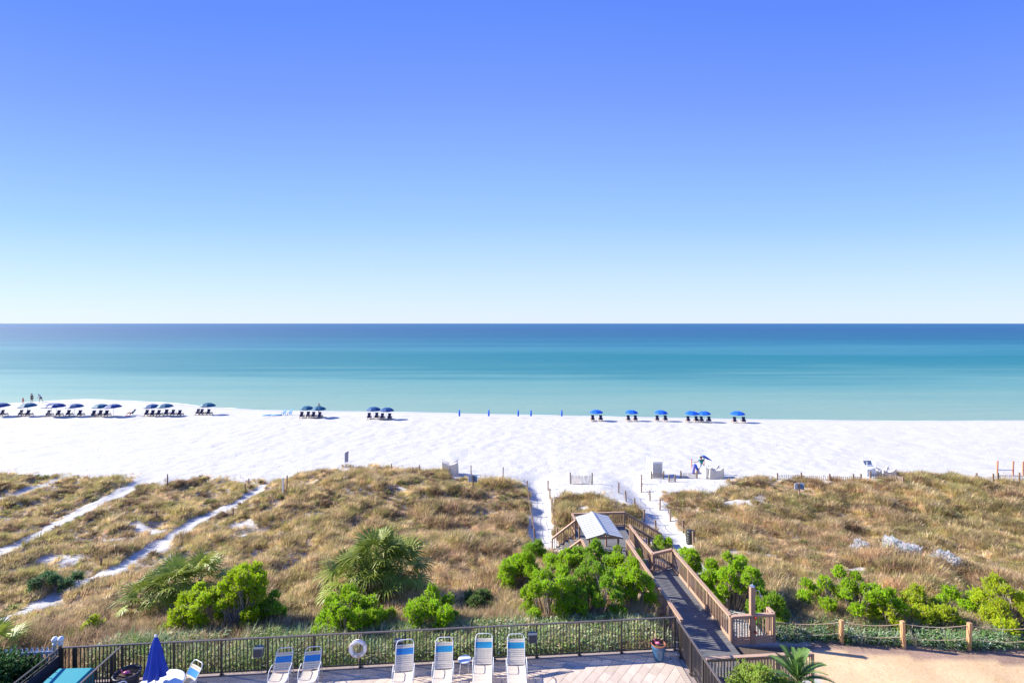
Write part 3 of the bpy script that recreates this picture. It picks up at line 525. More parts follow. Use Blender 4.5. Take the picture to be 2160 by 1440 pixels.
# ------------------------------------------------------------------ metal pool fence
def metal_fence(label, A, B, h, posts, sp=0.125, name='pool_fence', skip=None, toprail=M_RAIL):
    A = Vector(A); B = Vector(B); t = thing(name, label, 'fence', A); d = (B - A); L_ = d.length; d.normalize(); rz = math.atan2(d.y, d.x)
    bar('top_rail', t, A + Vector((0, 0, h)), B + Vector((0, 0, h)), 0.06, 0.035, toprail, A)
    bar('bottom_rail', t, A + Vector((0, 0, 0.10)), B + Vector((0, 0, 0.10)), 0.03, 0.035, M_BLACK, A)
    pm = bmesh_box(0.06, 0.06, h + 0.02, M_BLACK, 'post'); bm_ = bmesh_box(0.026, 0.026, h - 0.12, M_BLACK, 'baluster'); fm = bmesh_box(0.12, 0.12, 0.02, M_BLACK, 'post_foot')
    for s in posts:
        po = obj('post', pm, t, d * s + Vector((0, 0, h / 2 - 0.01)), (0, 0, rz)); obj('post_foot', fm, po, (0, 0, -h / 2 + 0.02))
    n_ = int(L_ / sp)
    for i in range(1, n_):
        s = i * L_ / n_
        if min(abs(s - q_) for q_ in posts) > 0.05: obj('baluster', bm_, t, d * s + Vector((0, 0, h / 2 + 0.04)), (0, 0, rz))
    return t
def fpx(px):   # distance along the fence of a pixel column
    a = (px - 1080) / FOC; t_ = (FA.y * a - FA.x) / (fdir.x - fdir.y * a); return t_
metal_fence('long dark bronze metal fence along the seaward edge of the pool deck', FA, FB, 1.26, [0.03] + [fpx(x) for x in (1401, 1311, 1222, 1132, 1042, 948, 855, 760, 662, 565, 467, 367, 258, 158)] + [(FB - FA).length - 0.03])
C2 = FA - Vv * 5.2
metal_fence('short dark metal fence on the right side of the pool deck beside the boardwalk', FA + Vector((0.02, -0.10, 0)), C2, 1.26, [0.35, 1.25, 2.2, 3.4, 5.1], 0.105, toprail=M_RAIL)
sp_ = FA + fdir * fpx(258)
metal_fence('dark metal fence running away from the long fence, left of the folded blue umbrella', sp_ + Vector((0, -0.08, 0)), sp_ - Vv * 4, 1.24, [0.4, 2.0, 3.9], 0.12)
# dark screen fence at the far left
t = thing('screen_fence', 'dark blue screened fence running from the fence corner beside the hedge', 'fence', FB); e = FB - Vv * 6
for z, w_ in ((1.30, 0.06), (1.13, 0.035)): bar('rail', t, FB + Vector((0, -.05, z)), e + Vector((0, 0, z)), w_, 0.04, M_BLACK, FB)
bar('screen_panel', t, FB + Vector((0, -.05, 0.53)), e + Vector((0, 0, 0.53)), 0.02, 1.04, M_SCREEN, FB)
for s in (0.06, 2, 4, 5.9): upright('post', t, FB - Vv * s, 1.36, 0.07, M_BLACK, FB)
for i in range(24): upright('picket', t, FB - Vv * (0.2 + i * 0.24) + Vector((0, 0, 1.13)), 0.16, 0.018, M_BLACK, FB)

# ------------------------------------------------------------------ fence fittings: ring buoy, lamps
def on_fence(px, z, off=-0.06): s = fpx(px); p = FA + fdir * s; return Vector((p.x, p.y + off, DZ + z))
p = on_fence(758, 0.80, -0.16)
t = thing('ring_buoy', 'white ring buoy hanging on the pool fence with a coiled rope', 'life ring', p, frot)
mb = MB(); mb.tube([(0.255 * math.cos(a), 0, 0.255 * math.sin(a)) for a in np.linspace(0, 2 * math.pi, 28, endpoint=False)], 0.075, 10, True); obj('ring', mb.mesh('ring', M_WHITE, True), t)
for a in (35, 145, 235, 325):
    mb = MB(); c = Vector((0.255 * math.cos(R(a)), 0, 0.255 * math.sin(R(a)))); tg = Vector((-math.sin(R(a)), 0, math.cos(R(a)))); mb.tube([c - tg * 0.035, c + tg * 0.035], 0.082, 12); obj('band', mb.mesh('band', M_TARP), t)
mb = MB()
for k_ in range(5): mb.tube([(-0.12 + 0.05 * k_, -0.10, 0.22), (-0.08 + 0.05 * k_, -0.12, 0.0), (-0.02 + 0.03 * k_, -0.11, -0.2), (0.02, -0.10, -0.27 - 0.05 * k_)], 0.008, 5)
mb.tube([(0.33 * math.cos(a), -0.03, 0.33 * math.sin(a)) for a in np.linspace(0, 6.28, 20)], 0.009, 5); mb.tube([(0.05, 0.1, 0.46), (0.02, 0, 0.3), (0, -0.08, 0.15)], 0.012, 5); mb.tube([(0.10, 0.12, 0.46), (0.08, 0, 0.3)], 0.012, 5)
obj('rope', mb.mesh('rope', M_ROPE), t)
for px, lb in ((551, 'dark grey box lamp on the fence left of the two chairs'), (843, 'dark grey box lamp on the fence behind the leftmost sun lounger'), (1123, 'dark grey box lamp on the fence right of the rightmost sun lounger')):
    p = on_fence(px, 0.86, -0.18); t = thing('fence_lamp', lb, 'lamp', p, frot, 'box lamps on the pool fence')
    mb = MB(); mb.add([(-.15, -.12, -.12), (.15, -.12, -.12), (.15, .1, -.17), (-.15, .1, -.17), (-.17, -.07, .16), (.17, -.07, .16), (.17, .1, .18), (-.17, .1, .18)], [(0, 1, 5, 4), (1, 2, 6, 5), (2, 3, 7, 6), (3, 0, 4, 7), (4, 5, 6, 7), (3, 2, 1, 0)]); obj('housing', mb.mesh('housing', M_LAMP), t)
    obj('front_bezel', MB().add([(-.125, -.126, -.09), (.125, -.126, -.09), (.14, -.079, .13), (-.14, -.079, .13), (-.125, -.136, -.09), (.125, -.136, -.09), (.14, -.089, .13), (-.14, -.089, .13)], [(4, 5, 6, 7), (0, 4, 7, 3), (1, 2, 6, 5), (3, 7, 6, 2), (0, 1, 5, 4)]).mesh('front_bezel', M_DKPOT), t); obj('bracket', MB().box((0, .12, .02), (.06, .08, .3)).mesh('bracket', M_METAL), t)

# ------------------------------------------------------------------ loungers, chairs, tables
def strap_mesh(w, lw, m, nm):
    k = ('s', w, lw, m.name)
    if k not in _bx:
        mb = MB(); V = []
        for i in range(7):
            u = -1 + 2 * i / 6; z = -0.018 * (1 - u * u); V += [(u * w / 2, -lw / 2, z), (u * w / 2, lw / 2, z), (u * w / 2, -lw / 2, z - .004), (u * w / 2, lw / 2, z - .004)]
        F = []
        for i in range(6): a = i * 4; b = a + 4; F += [(a, b, b + 1, a + 1), (a + 2, a + 3, b + 3, b + 2), (a, a + 2, b + 2, b), (a + 1, b + 1, b + 3, a + 3)]
        _bx[k] = MB().add(V, F).mesh(nm, m, False)
    return _bx[k]
def lounger(label, x, y, rz, bm_, back=50, seatL=1.28, backL=0.86, w=0.60, sh=0.36, group='white strap sun loungers in a row', name='sun_lounger', cat='sun lounger', arm=True):
    t = thing(name, label, cat, (x, y, DZ), rz, group); b = R(back); cb, sb = math.cos(b), math.sin(b); h = w / 2 + 0.012; r = 0.014
    # hip at local origin: seat runs to -y, back rises to +y
    fr = MB(); fr.tube([(-h, 0, sh), (-h, -seatL + .1, sh), (-h + .06, -seatL, sh), (h - .06, -seatL, sh), (h, -seatL + .1, sh), (h, 0, sh)], r, 7); obj('seat_frame', fr.mesh('seat_frame', M_WHITE, True), t)
    fb = MB(); T = lambda s, x_: (x_, s * cb, sh + s * sb); fb.tube([T(0, -h), T(backL - .02, -h), T(backL + .08, -h + .05), T(backL + .11, -h + .12), T(backL + .11, h - .12), T(backL + .08, h - .05), T(backL - .02, h), T(0, h)], r, 7); obj('back_frame', fb.mesh('back_frame', M_WHITE, True), t)
    n_ = int(seatL / .062)
    for i in range(n_): obj('strap', strap_mesh(w, .052, M_STRAP, 'strap'), t, (0, -0.04 - i * .062, sh + .006))
    n_ = int(backL / .062)
    for i in range(n_):
        s = .05 + i * .062; bl = n_ - 5 <= i < n_ - 2
        o = obj('strap', strap_mesh(w, .052 if not bl else .060, bm_ if bl else M_STRAP, 'strap'), t, (0, s * cb, sh + s * sb + .006), (b, 0, 0))
        if bl: o['label'] = 'blue strap'
    if arm:
        for sx_ in (-1, 1):
            a = MB(); X_ = sx_ * (h + .05); a.tube([(X_, -.42, .012), (X_, -.40, sh + .1), (X_, -.34, sh + .22), (X_, -.26, sh + .245), (X_, .04, sh + .245), (X_, .12, sh + .2), (X_, .20, .012)], .013, 6); a.tube([(X_, -.41, sh - .02), (sx_ * h, -.41, sh - .02)], .011, 5); a.tube([(X_, .15, sh - .02), (sx_ * h, 0.05, sh - .01)], .011, 5); obj('armrest', a.mesh('armrest', M_WHITE, True), t)
    for yy in (-seatL + .16,):
        g = MB(); g.tube([(-h, yy, sh), (-h + .02, yy - .03, .014), (h - .02, yy - .03, .014), (h, yy, sh)], .013, 6); obj('leg', g.mesh('leg', M_WHITE, True), t)
    g = MB(); g.tube([(-h, 0.02, sh), (-h, .12, .014), (h, .12, .014), (h, .02, sh)], .013, 6); g.tube([T(backL * .62, -h), (-h + .03, backL * .62 * cb - .05, .014), (h - .03, backL * .62 * cb - .05, .014), T(backL * .62, h)], .012, 6) if back > 0 and seatL > 1 else None; obj('leg', g.mesh('leg', M_WHITE, True), t)
    return t
def dpt(px, py, z): d = (CAM_Z - z) * FOC / (py - HZ); return (px - 1080) * d / FOC, d
for tx, ty, dg, m_, lb in ((855, 1348, 7.5, M_BSTRAP, 'leftmost of the four white strap sun loungers, with royal blue straps'), (938, 1343, 3.6, M_TSTRAP, 'white strap sun lounger left of the small round side table'), (1021, 1335, 1.0, M_TSTRAP, 'white strap sun lounger right of the small round side table'), (1088, 1336, 1.6, M_TSTRAP, 'rightmost white strap sun lounger with one teal band')):
    ex, ey = dpt(tx, ty, DZ + .36 + .97 * math.sin(R(50))); q = .97 * math.cos(R(50)); lounger(lb, ex + math.sin(R(dg)) * q, ey - math.cos(R(dg)) * q, R(dg), m_, back=50)
def chair(label, x, y, rz, group): return lounger(label, x, y, rz, M_BSTRAP, back=54, seatL=0.62, backL=0.60, w=0.54, sh=0.34, group=group, name='pool_chair', cat='chair')
for x_, y_, lb in ((-8.10, 17.52, 'left one of the two reclined white strap chairs by the fence'), (-7.10, 17.58, 'right one of the two reclined white strap chairs by the fence')): chair(lb, x_, y_, R(8), 'reclined white chairs by the pool fence')
chair('white strap chair turned towards the round table, right of the blue umbrella', -11.02, 16.85, R(-28), 'white chairs round the table')
chair('white strap chair left of the round table, cut by the photo edge', -12.5, 15.85, R(50), 'white chairs round the table')
x, y = dpt(980, 1389, DZ + .46); t = thing('side_table', 'small round white side table between two sun loungers', 'table', (x, y, DZ))
mb = MB(); mb.lathe([(0, .475), (.22, .475), (.235, .468), (.235, .452), (.22, .446), (0, .446)], 24); obj('tabletop', mb.mesh('tabletop', M_WHITE, True), t)
for a in (45, 135, 225, 315):
    mb = MB(); c, s = math.cos(R(a)), math.sin(R(a)); mb.tube([(c * .18, s * .18, .45), (c * .2, s * .2, .25), (c * .24, s * .24, .012)], .012, 6); obj('leg', mb.mesh('leg', M_WHITE, True), t)
x, y = dpt(338, 1441, DZ + .72); tx_, ty_ = x, y; t = thing('round_table', 'round white patio table under the folded blue umbrella', 'table', (x, y, DZ))
mb = MB(); mb.lathe([(0.03, .73), (.66, .73), (.70, .72), (.70, .70), (.66, .69), (0.03, .69)], 36); obj('tabletop', mb.mesh('tabletop', M_WHITE, True), t)
for a in (45, 135, 225, 315):
    mb = MB(); c, s = math.cos(R(a)), math.sin(R(a)); mb.tube([(c * .5, s * .5, .69), (c * .45, s * .45, .3), (c * .55, s * .55, .015)], .016, 6); obj('leg', mb.mesh('leg', M_WHITE, True), t)
# folded umbrella standing in the table
t = thing('patio_umbrella', 'folded royal blue patio umbrella standing in the round table', 'umbrella', (tx_ - .15, ty_, DZ)); H = 2.32
obj('pole', MB().tube([(0, 0, .03), (0, 0, H)], .02, 8).mesh('pole', M_WHITE, True), t)
def wob(g, i): return 1 + 0.22 * math.cos(g * 8) * (0.3 + 0.14 * i)
obj('canopy', MB().lathe([(.03, H - .05), (.06, H - .12), (.115, H - .3), (.18, H - .65), (.235, H - 1.0), (.30, H - 1.32), (.22, H - 1.36)], 64, wob=wob).mesh('canopy', M_CANVAS, True), t)
obj('base', MB().lathe([(0, .0), (.25, 0), (.25, .05), (.05, .09), (.03, .3), (.02, .3)], 20).mesh('base', M_DKPOT, True), t)
obj('finial', MB().lathe([(.0, H + .03), (.035, H + .01), (.045, H - .04), (.03, H - .06)], 12).mesh('finial', M_WHITE, True), t)
# pots
def pot(label, x, y, h, r1, r0, m, rim): 
    t = thing('planter_pot', label, 'planter', (x, y, DZ)); obj('bowl', MB().lathe([(0, 0.0), (r0, 0), (r0 * 1.05, .03), ((r0 + r1) / 2 * 1.04, h * .45), (r1 * .99, h * .78), (r1 * 1.02, h * .8), (r1 * .99, h * .83), (r1, h * .93)], 28).mesh('bowl', m, True), t)
    obj('rim', MB().lathe([(r1, h * .93), (r1 * 1.06, h * .96), (r1 * 1.03, h), (r1 * .9, h), (r1 * .87, h * .9)], 28).mesh('rim', rim, True), t); obj('soil', MB().lathe([(0, h * .88), (r1 * .89, h * .9)], 20).mesh('soil', M_SOIL), t); return t
def flamingo(label, x, y, z, s, rz):
    t = thing('flamingo_ornament', label, 'ornament', (x, y, z), rz, scale=s); obj('body', MB().tube([(-.16, 0, .08), (-.10, 0, .10), (0, 0, .11), (.09, 0, .09), (.15, 0, .06)], [.015, .06, .085, .06, .02], 10).mesh('body', M_PINK, True), t)
    obj('neck', MB().tube([(-.11, 0, .12), (-.17, 0, .17), (-.165, 0, .25), (-.2, 0, .29), (-.235, 0, .27)], [.03, .02, .017, .022, .02], 8).mesh('neck', M_PINK, True), t); obj('beak', MB().tube([(-.24, 0, .268), (-.265, 0, .245), (-.262, 0, .22)], [.014, .011, .003], 6).mesh('beak', M_DKPOT, True), t)
x, y = dpt(1389, 1389, DZ); pot('glazed blue ceramic pot with brown rim in the deck corner', x, y, .60, .265, .17, M_BLUEGLAZE, M_TERRA); flamingo('small pink flamingo ornament lying in the blue pot', x - .02, y, DZ + .53, .65, R(-20))
x, y = dpt(268, 1452, DZ); pot('large dark planter pot left of the blue umbrella', x, y, .58, .40, .28, M_DKPOT, M_DKPOT); flamingo('pink flamingo ornament inside the large dark pot', x, y - .02, DZ + .50, .75, R(30))
# teal covered box
t = thing('covered_box', 'box under a teal canvas cover in the fenced corner', 'cover', (-14.75, 16.4, DZ), ROT)
obj('cover', MB().add([(-.62, -.72, 0), (.62, -.72, 0), (.62, .5, 0), (-.62, .5, 0), (-.56, -.9, .86), (.52, -.9, .84), (.55, .42, .93), (-.5, .44, .95), (-.6, -.8, .8), (.58, -.8, .8), (.6, .48, .86), (-.56, .48, .86)], [(0, 1, 9, 8), (1, 2, 10, 9), (2, 3, 11, 10), (3, 0, 8, 11), (8, 9, 5, 4), (9, 10, 6, 5), (10, 11, 7, 6), (11, 8, 4, 7), (4, 5, 6, 7)]).mesh('cover', M_TEAL), t)
obj('hem', MB().box((0, -.1, .03), (1.3, 1.26, .05)).mesh('hem', M_TEAL), t)

# ------------------------------------------------------------------ boardwalk
BW = Vector((8, 24, 3.8)); bw = thing('wooden_boardwalk', 'long wooden boardwalk with brown railings leading over the dune to the beach', 'boardwalk', BW)
def railing(parent, A, B, h=1.06, sp=0.145, posts=2, org=BW, fascia=0.0, endz=None, mcap=None, posth=None, support=False, label=None, bottom=True, shear=False):
    A = Vector(A); B = Vector(B); up = Vector((0, 0, 1)); d = B - A; L_ = Vector((d.x, d.y, 0)).length; rz = math.atan2(d.y, d.x)
    o = bar('railing', parent, A + up * h, B + up * h, .15, .045, M_WOOD, org)
    o.rotation_mode = 'XYZ'; inv = o.matrix_basis.inverted() if False else None
    par = obj('rail_frame', None, parent, A - Vector(org)) if False else None
    base = Vector(o.location); ro = o.rotation_euler.to_matrix().to_4x4(); ro.translation = base; iv = ro.inverted()
    def sub(name, w, dd, hh, p, m, rot=rz):
        c = obj(name, bmesh_box(w, dd, hh, m, name), o); M = Matrix.Translation(p - Vector(org)) @ Matrix.Rotation(rot, 4, 'Z'); c.matrix_local = iv @ M; return c
    def subbar(name, a, b, w, hh, m):
        a = Vector(a); b = Vector(b); c = obj(name, bmesh_box((b - a).length, w, hh, m, name), o); q = (b - a).to_track_quat('X', 'Z').to_matrix().to_4x4(); c.matrix_local = iv @ (Matrix.Translation((a + b) / 2 - Vector(org)) @ q)
    subbar('upper_rail', A + up * (h - .09), B + up * (h - .09), .04, .09, M_WOOD)
    if bottom: subbar('lower_rail', A + up * .10, B + up * .10, .04, .09, M_WOOD)
    if fascia: subbar('fascia_board', A + up * (-fascia / 2 + .03), B + up * (-fascia / 2 + .03), .05, fascia, M_WOOD)
    n_ = max(2, int(L_ / sp))
    for i in range(1, n_):
        f = i / n_; p = A.lerp(B, f); z0 = p.z + .05; z1 = p.z + h - .03
        if shear: z0 = max(z0, 0) ; 
        sub('baluster', .036, .036, round(z1 - z0, 3), Vector((p.x, p.y, (z0 + z1) / 2)), M_WOODV)
    for i in range(posts):
        f = i / (posts - 1) if posts > 1 else 0; p = A.lerp(B, min(max(f, .002), .998)); lo = p.z - .25
        if support: lo = fzz(p.x, p.y) - .1
        top = p.z + h - .03; sub('post', .095, .095, round(top - lo, 2), Vector((p.x, p.y, (lo + top) / 2)), M_WOODV)
    return o
def plank(c, L_, w_, rz, parent=bw, org=BW, z=None, m=M_PLANK, nm='deck_plank'):
    obj(nm, bmesh_box(L_, w_, .035, m, nm), parent, Vector(c) - Vector(org) + Vector((0, 0, -.0175 + random.uniform(-.003, .003))), (0, 0, rz))
n_ = 0; d_ = 18.72
while d_ < 28.6:
    c = Vector((8.2 - (d_ - 21) * .068, d_, 3.8)); plank(c, 2.16, .138, ROT); d_ += .146
for sx_ in (-1, 1):   # stringers
    a = Vector((8.2 + 2.3 * .068, 18.7, 3.68)) + U * sx_ * 1.06; b = Vector((8.2 - 7.6 * .068, 28.6, 3.68)) + U * sx_ * 1.06; bar('stringer', bw, a, b, .045, .19, M_WOOD, BW)
    for s in (0.05, .3, .55, .8, .98): p = a.lerp(b, s); g = fzz(p.x, p.y) - .1; upright('support_post', bw, (p.x, p.y, g), max(.1, 3.6 - g), .12, M_WOODV, BW)
railing(bw, (7.12, 20.9, 3.8), (6.60, 28.6, 3.8), posts=5, support=True)
railing(bw, (9.31, 21.2, 3.8), (8.87, 27.5, 3.8), posts=4, fascia=.2, support=True)
railing(bw, (8.87, 27.5, 3.8), (7.62, 26.95, 3.8), posts=2, sp=.11)
railing(bw, (7.62, 26.95, 3.8), (8.12, 32.3, 2.5), posts=3)
railing(bw, (8.12, 32.3, 2.5), (8.03, 33.9, 2.5), posts=2)
railing(bw, (4.35, 36.0, 2.5), (8.2, 36.3, 2.5), posts=4, fascia=.2)
railing(bw, (8.2, 36.3, 2.5), (10.95, 36.5, 0.85), posts=3, sp=.15)
railing(bw, (8.05, 34.0, 2.5), (10.7, 34.2, 0.95), posts=3, sp=.15)
railing(bw, (4.35, 36.0, 2.5), (4.42, 34.85, 2.5), posts=2)
railing(bw, (4.42, 34.8, 2.5), (2.80, 34.7, 1.30), posts=3, sp=.15)
railing(bw, (4.42, 31.75, 2.5), (2.75, 31.65, 1.35), posts=3, sp=.15)
railing(bw, (4.42, 31.7, 2.5), (4.58, 29.7, 2.5), posts=2)
railing(bw, (4.58, 29.7, 2.5), (6.6, 29.85, 2.5), posts=2)
railing(bw, (9.33, 21.17, 3.8), (11.25, 21.38, 3.8), posts=3, fascia=.22, sp=.12)
railing(bw, (11.25, 21.40, 3.8), (11.22, 21.85, 3.8), posts=2, fascia=.22, sp=.12)
railing(bw, (7.2, 18.5, 3.8), (11.36, 18.82, 3.8), posts=4, sp=.118, fascia=.0)
for i in range(8):    # steps from ramp down to the platform, then flights to the sand
    plank((7.35 + i * .05, 28.75 + i * .30, 3.62 - i * .155), 1.25, .28, ROT, nm='stair_tread')
    f = (i + .5) / 8
d_ = 29.7
while d_ < 36.3:
    if d_ < 31: plank((5.55, d_, 2.5), 2.1, .138, ROT)
    else: plank((6.28, d_, 2.5), 3.75, .138, ROT)
    d_ += .146
for k_, (sx_, n_st, ex) in enumerate(((8.35, 8, .33), (4.2, 5, -.30))):
    for i in range(n_st): z_ = 2.35 - i * .19; x_ = sx_ + i * ex; yy = 35.15 if k_ == 0 else 33.25; 
    for i in range(n_st):
        z_ = 2.35 - i * .19; x_ = sx_ + i * ex; yy = 35.15 if k_ == 0 else 33.25; L_ = 2.2 if k_ == 0 else 3.0
        plank((x_, yy, z_), L_, .28, R(94.3), nm='stair_tread')
for (x_, y_) in ((4.5, 30), (6.5, 30), (4.4, 33), (8.1, 33), (4.4, 36), (6.2, 36.1), (8.1, 36.2), (8.1, 31.2)): g = fzz(x_, y_) - .1; upright('support_post', bw, (x_, y_, g), 2.45 - g, .12, M_WOODV, BW)
# shelter on the platform
SO = Vector((5.47, 31.65, 2.5)); sh_ = thing('shelter', 'small open shelter with a pale ribbed metal roof on the boardwalk platform', 'shelter', SO, ROT)
hw, hl, ez_, rz_ = 1.12, 1.68, 1.88, 2.17; npn = 11; pw = 2 * hl / npn
for sd in (-1, 1):
    for i in range(npn):
        y0 = -hl + i * pw; y1 = y0 + pw; V = [(0, y0, rz_), (0, y1 - .03, rz_), (sd * hw, y1 - .03, ez_), (sd * hw, y0, ez_), (0, y1 - .03, rz_ + .02), (0, y1, rz_ + .02), (sd * hw, y1, ez_ + .02), (sd * hw, y1 - .03, ez_ + .02), (0, y1, rz_), (sd * hw, y1, ez_)]
        F = [(0, 1, 2, 3), (1, 4, 7, 2), (4, 5, 6, 7), (5, 8, 9, 6)] + [(3, 2, 7, 7)][:0]
        V += [(v[0], v[1], v[2] - .012) for v in V[:4]]; F += [(13, 12, 11, 10), (3, 2, 12, 13), (0, 3, 13, 10)]
        obj('roof_panel', MB().add(V, F).mesh('roof_panel', M_ROOF), sh_)
obj('ridge_cap', MB().add([(-.14, -hl - .02, rz_ + .005), (0, -hl - .02, rz_ + .06), (.14, -hl - .02, rz_ + .005), (-.14, hl + .02, rz_ + .005), (0, hl + .02, rz_ + .06), (.14, hl + .02, rz_ + .005)], [(0, 1, 4, 3), (1, 2, 5, 4), (0, 2, 1), (3, 4, 5)]).mesh('ridge_cap', M_ROOF), sh_)
for sx_ in (-1, 1):
    for sy_ in (-1, 1): obj('post', MB().box((sx_ * .9, sy_ * 1.4, .93), (.1, .1, 1.86)).mesh('post', M_WOODV), sh_)
    obj('side_beam', MB().box((sx_ * .9, 0, 1.79), (.05, 2.9, .14)).mesh('side_beam', M_WOOD), sh_)
for sy_ in (-1, 1):
    obj('tie_beam', MB().box((0, sy_ * 1.46, 1.80), (1.95, .05, .14)).mesh('tie_beam', M_WOOD), sh_)
    for sx_ in (-1, 1): obj('gable_rafter', MB().beam((0, sy_ * (hl - .05), rz_ - .07), (sx_ * hw, sy_ * (hl - .05), ez_ - .07), .05, .1).mesh('gable_rafter', M_WOOD), sh_)
    obj('king_post', MB().box((0, sy_ * 1.5, 2.0), (.1, .05, .3)).mesh('king_post', M_WOOD), sh_)
# shower post
t = thing('shower_post', 'tall wooden outdoor shower post with a metal head beside the boardwalk', 'shower', (10.28, 21.30, 3.62), ROT)
obj('post', MB().box((0, 0, 1.22), (.20, .16, 2.44)).mesh('post', M_WOODV), t); obj('post_cap', MB().lathe([(0, 2.58), (.05, 2.5), (.14, 2.46), (.14, 2.44), (0, 2.44)], 4).mesh('post_cap', M_METAL), t)
obj('shower_pipe', MB().tube([(.12, -.02, .3), (.12, -.02, 2.2), (.16, -.05, 2.3), (.26, -.08, 2.28), (.3, -.1, 2.12)], .015, 7).mesh('shower_pipe', M_METAL, True), t); obj('shower_head', MB().tube([(.3, -.1, 2.13), (.31, -.11, 2.03)], [.02, .06], 10).mesh('shower_head', M_METAL, True), t)
for z in (1.16, .55): obj('valve', MB().tube([(.08, -.10, z), (.08, -.16, z)], [.05, .05], 10).mesh('valve', M_RED, True), t)

# ------------------------------------------------------------------ rope fence on the right
pts = [(11.35, 21.55)] + [dpt(x, y, 3.62) for x, y in ((1775, 1356), (1906, 1366), (2043, 1371))] + [(21.8, 20.75), (24.4, 20.6)]
O = Vector((14, 21, 3.62)); t = thing('rope_fence', 'low rope fence with honey coloured posts in front of the shrubs', 'fence', O)
hh = [.9, 1.04, 1.16, 1.2, 1.15, 1.15]
for i, (x, y) in enumerate(pts):
    if i: obj('post', MB().box((0, 0, hh[i] / 2), (.15, .12, hh[i])).mesh('post', M_NEWPOST), t, (x - O.x, y - O.y, fzz(x, y) - .03 - O.z), (R(random.uniform(-2, 2)), R(random.uniform(-2, 2)), random.uniform(0, .3)))
for i in range(len(pts) - 1):
    for fz_ in (.88, .42):
        a = Vector((*pts[i], fzz(*pts[i]) + hh[i] * fz_)); b = Vector((*pts[i + 1], fzz(*pts[i + 1]) + hh[i + 1] * fz_)); P = []
        for k_ in range(9): f = k_ / 8; q = a.lerp(b, f); q.z -= .12 * 4 * f * (1 - f); P.append(q - O)
        obj('rope', MB().tube(P, .013, 5).mesh('rope', M_ROPE), t)

# ------------------------------------------------------------------ shrubs
def spr_template(seed, L=.24, n=14, lw=.022, ll=.075):
    r = random.Random(seed); V = []
    for i in range(n):
        z = L * (0.15 + .85 * i / n); a = i * 2.4 + r.uniform(-.4, .4); e = r.uniform(.5, 1.1); d = Vector((math.cos(a) * math.cos(e), math.sin(a) * math.cos(e), math.sin(e))); s = Vector((-math.sin(a), math.cos(a), 0)); l_ = ll * r.uniform(.7, 1.2); p = Vector((0, 0, z))
        V += [p, p + d * l_ * .55 + s * lw, p + d * l_, p + d * l_ * .55 - s * lw]
    return np.array([tuple(v) for v in V])
SPR = [spr_template(i) for i in range(5)]
def foliage(lobes, per_m2, tcol, seed, size=1.0, tv=.18, upw=.9, yel=None, templ=None):
    r = np.random.default_rng(seed); VV = []; TT = []; T_ = templ or SPR
    for (cx, cy, cz, rx, ry, rz__) in lobes:
        A = 4 * math.pi * ((rx * ry) ** 1.6 / 3 + (rx * rz__) ** 1.6 / 3 + (ry * rz__) ** 1.6 / 3) ** (1 / 1.6); n_ = int(A * per_m2 / size ** 1.4)
        d = r.normal(size=(n_, 3)); d /= np.linalg.norm(d, axis=1)[:, None]; d[:, 2] = np.where(d[:, 2] < -.45, -d[:, 2], d[:, 2])
        rad = 1 - .5 * r.random(n_) ** 1.8; rad *= 1 + .2 * np.sin(d[:, 0] * 6 + cx * 9) * np.cos(d[:, 1] * 5 + cy * 7) + .16 * np.sin(d[:, 2] * 7 + cx * 5) + np.where(r.random(n_) < .06, r.uniform(.05, .35, n_), 0)
        p = np.array((cx, cy, cz)) + d * np.array((rx, ry, rz__)) * rad[:, None]
        ax = d * .8 + np.array((0, 0, upw)) + r.normal(0, .25, (n_, 3)); ax /= np.linalg.norm(ax, axis=1)[:, None]
        ref = np.where(np.abs(ax[:, 2:3]) < .9, np.array([[0, 0, 1.]]), np.array([[1., 0, 0]])); e1 = np.cross(ax, ref); e1 /= np.linalg.norm(e1, axis=1)[:, None]; e2 = np.cross(ax, e1)
        ang = r.uniform(0, 6.28, n_); c, s = np.cos(ang)[:, None], np.sin(ang)[:, None]; e1, e2 = e1 * c + e2 * s, e2 * c - e1 * s
        sc_ = size * r.uniform(.7, 1.2, n_); tk = r.integers(0, len(T_), n_)
        lc = np.array(tcol) * r.uniform(1 - tv * .6, 1 + tv * .6)
        for k_ in range(len(T_)):
            q = tk == k_
            if not q.any(): continue
            T = T_[k_]; X_ = p[q][:, None, :] + (T[None, :, 0:1] * e1[q][:, None, :] + T[None, :, 1:2] * e2[q][:, None, :] + T[None, :, 2:3] * ax[q][:, None, :] - .1 * ax[q][:, None, :]) * sc_[q][:, None, None]
            VV.append(X_.reshape(-1, 3)); tn = lc * r.uniform(1 - tv, 1 + tv, (q.sum(), 1)) * (1 + r.normal(0, .06, (q.sum(), 3))); dul = r.random(q.sum()) < .10; tn[dul] = np.array((.34, .30, .15)) * r.uniform(.6, 1.2, (dul.sum(), 1)) if size < .9 and tcol[2] < .4 else tn[dul]
            TT.append(np.repeat(tn, T.shape[0], 0))
    V = np.concatenate(VV); F = np.arange(len(V)).reshape(-1, 4); return V, F, np.clip(np.concatenate(TT), 0, 1)
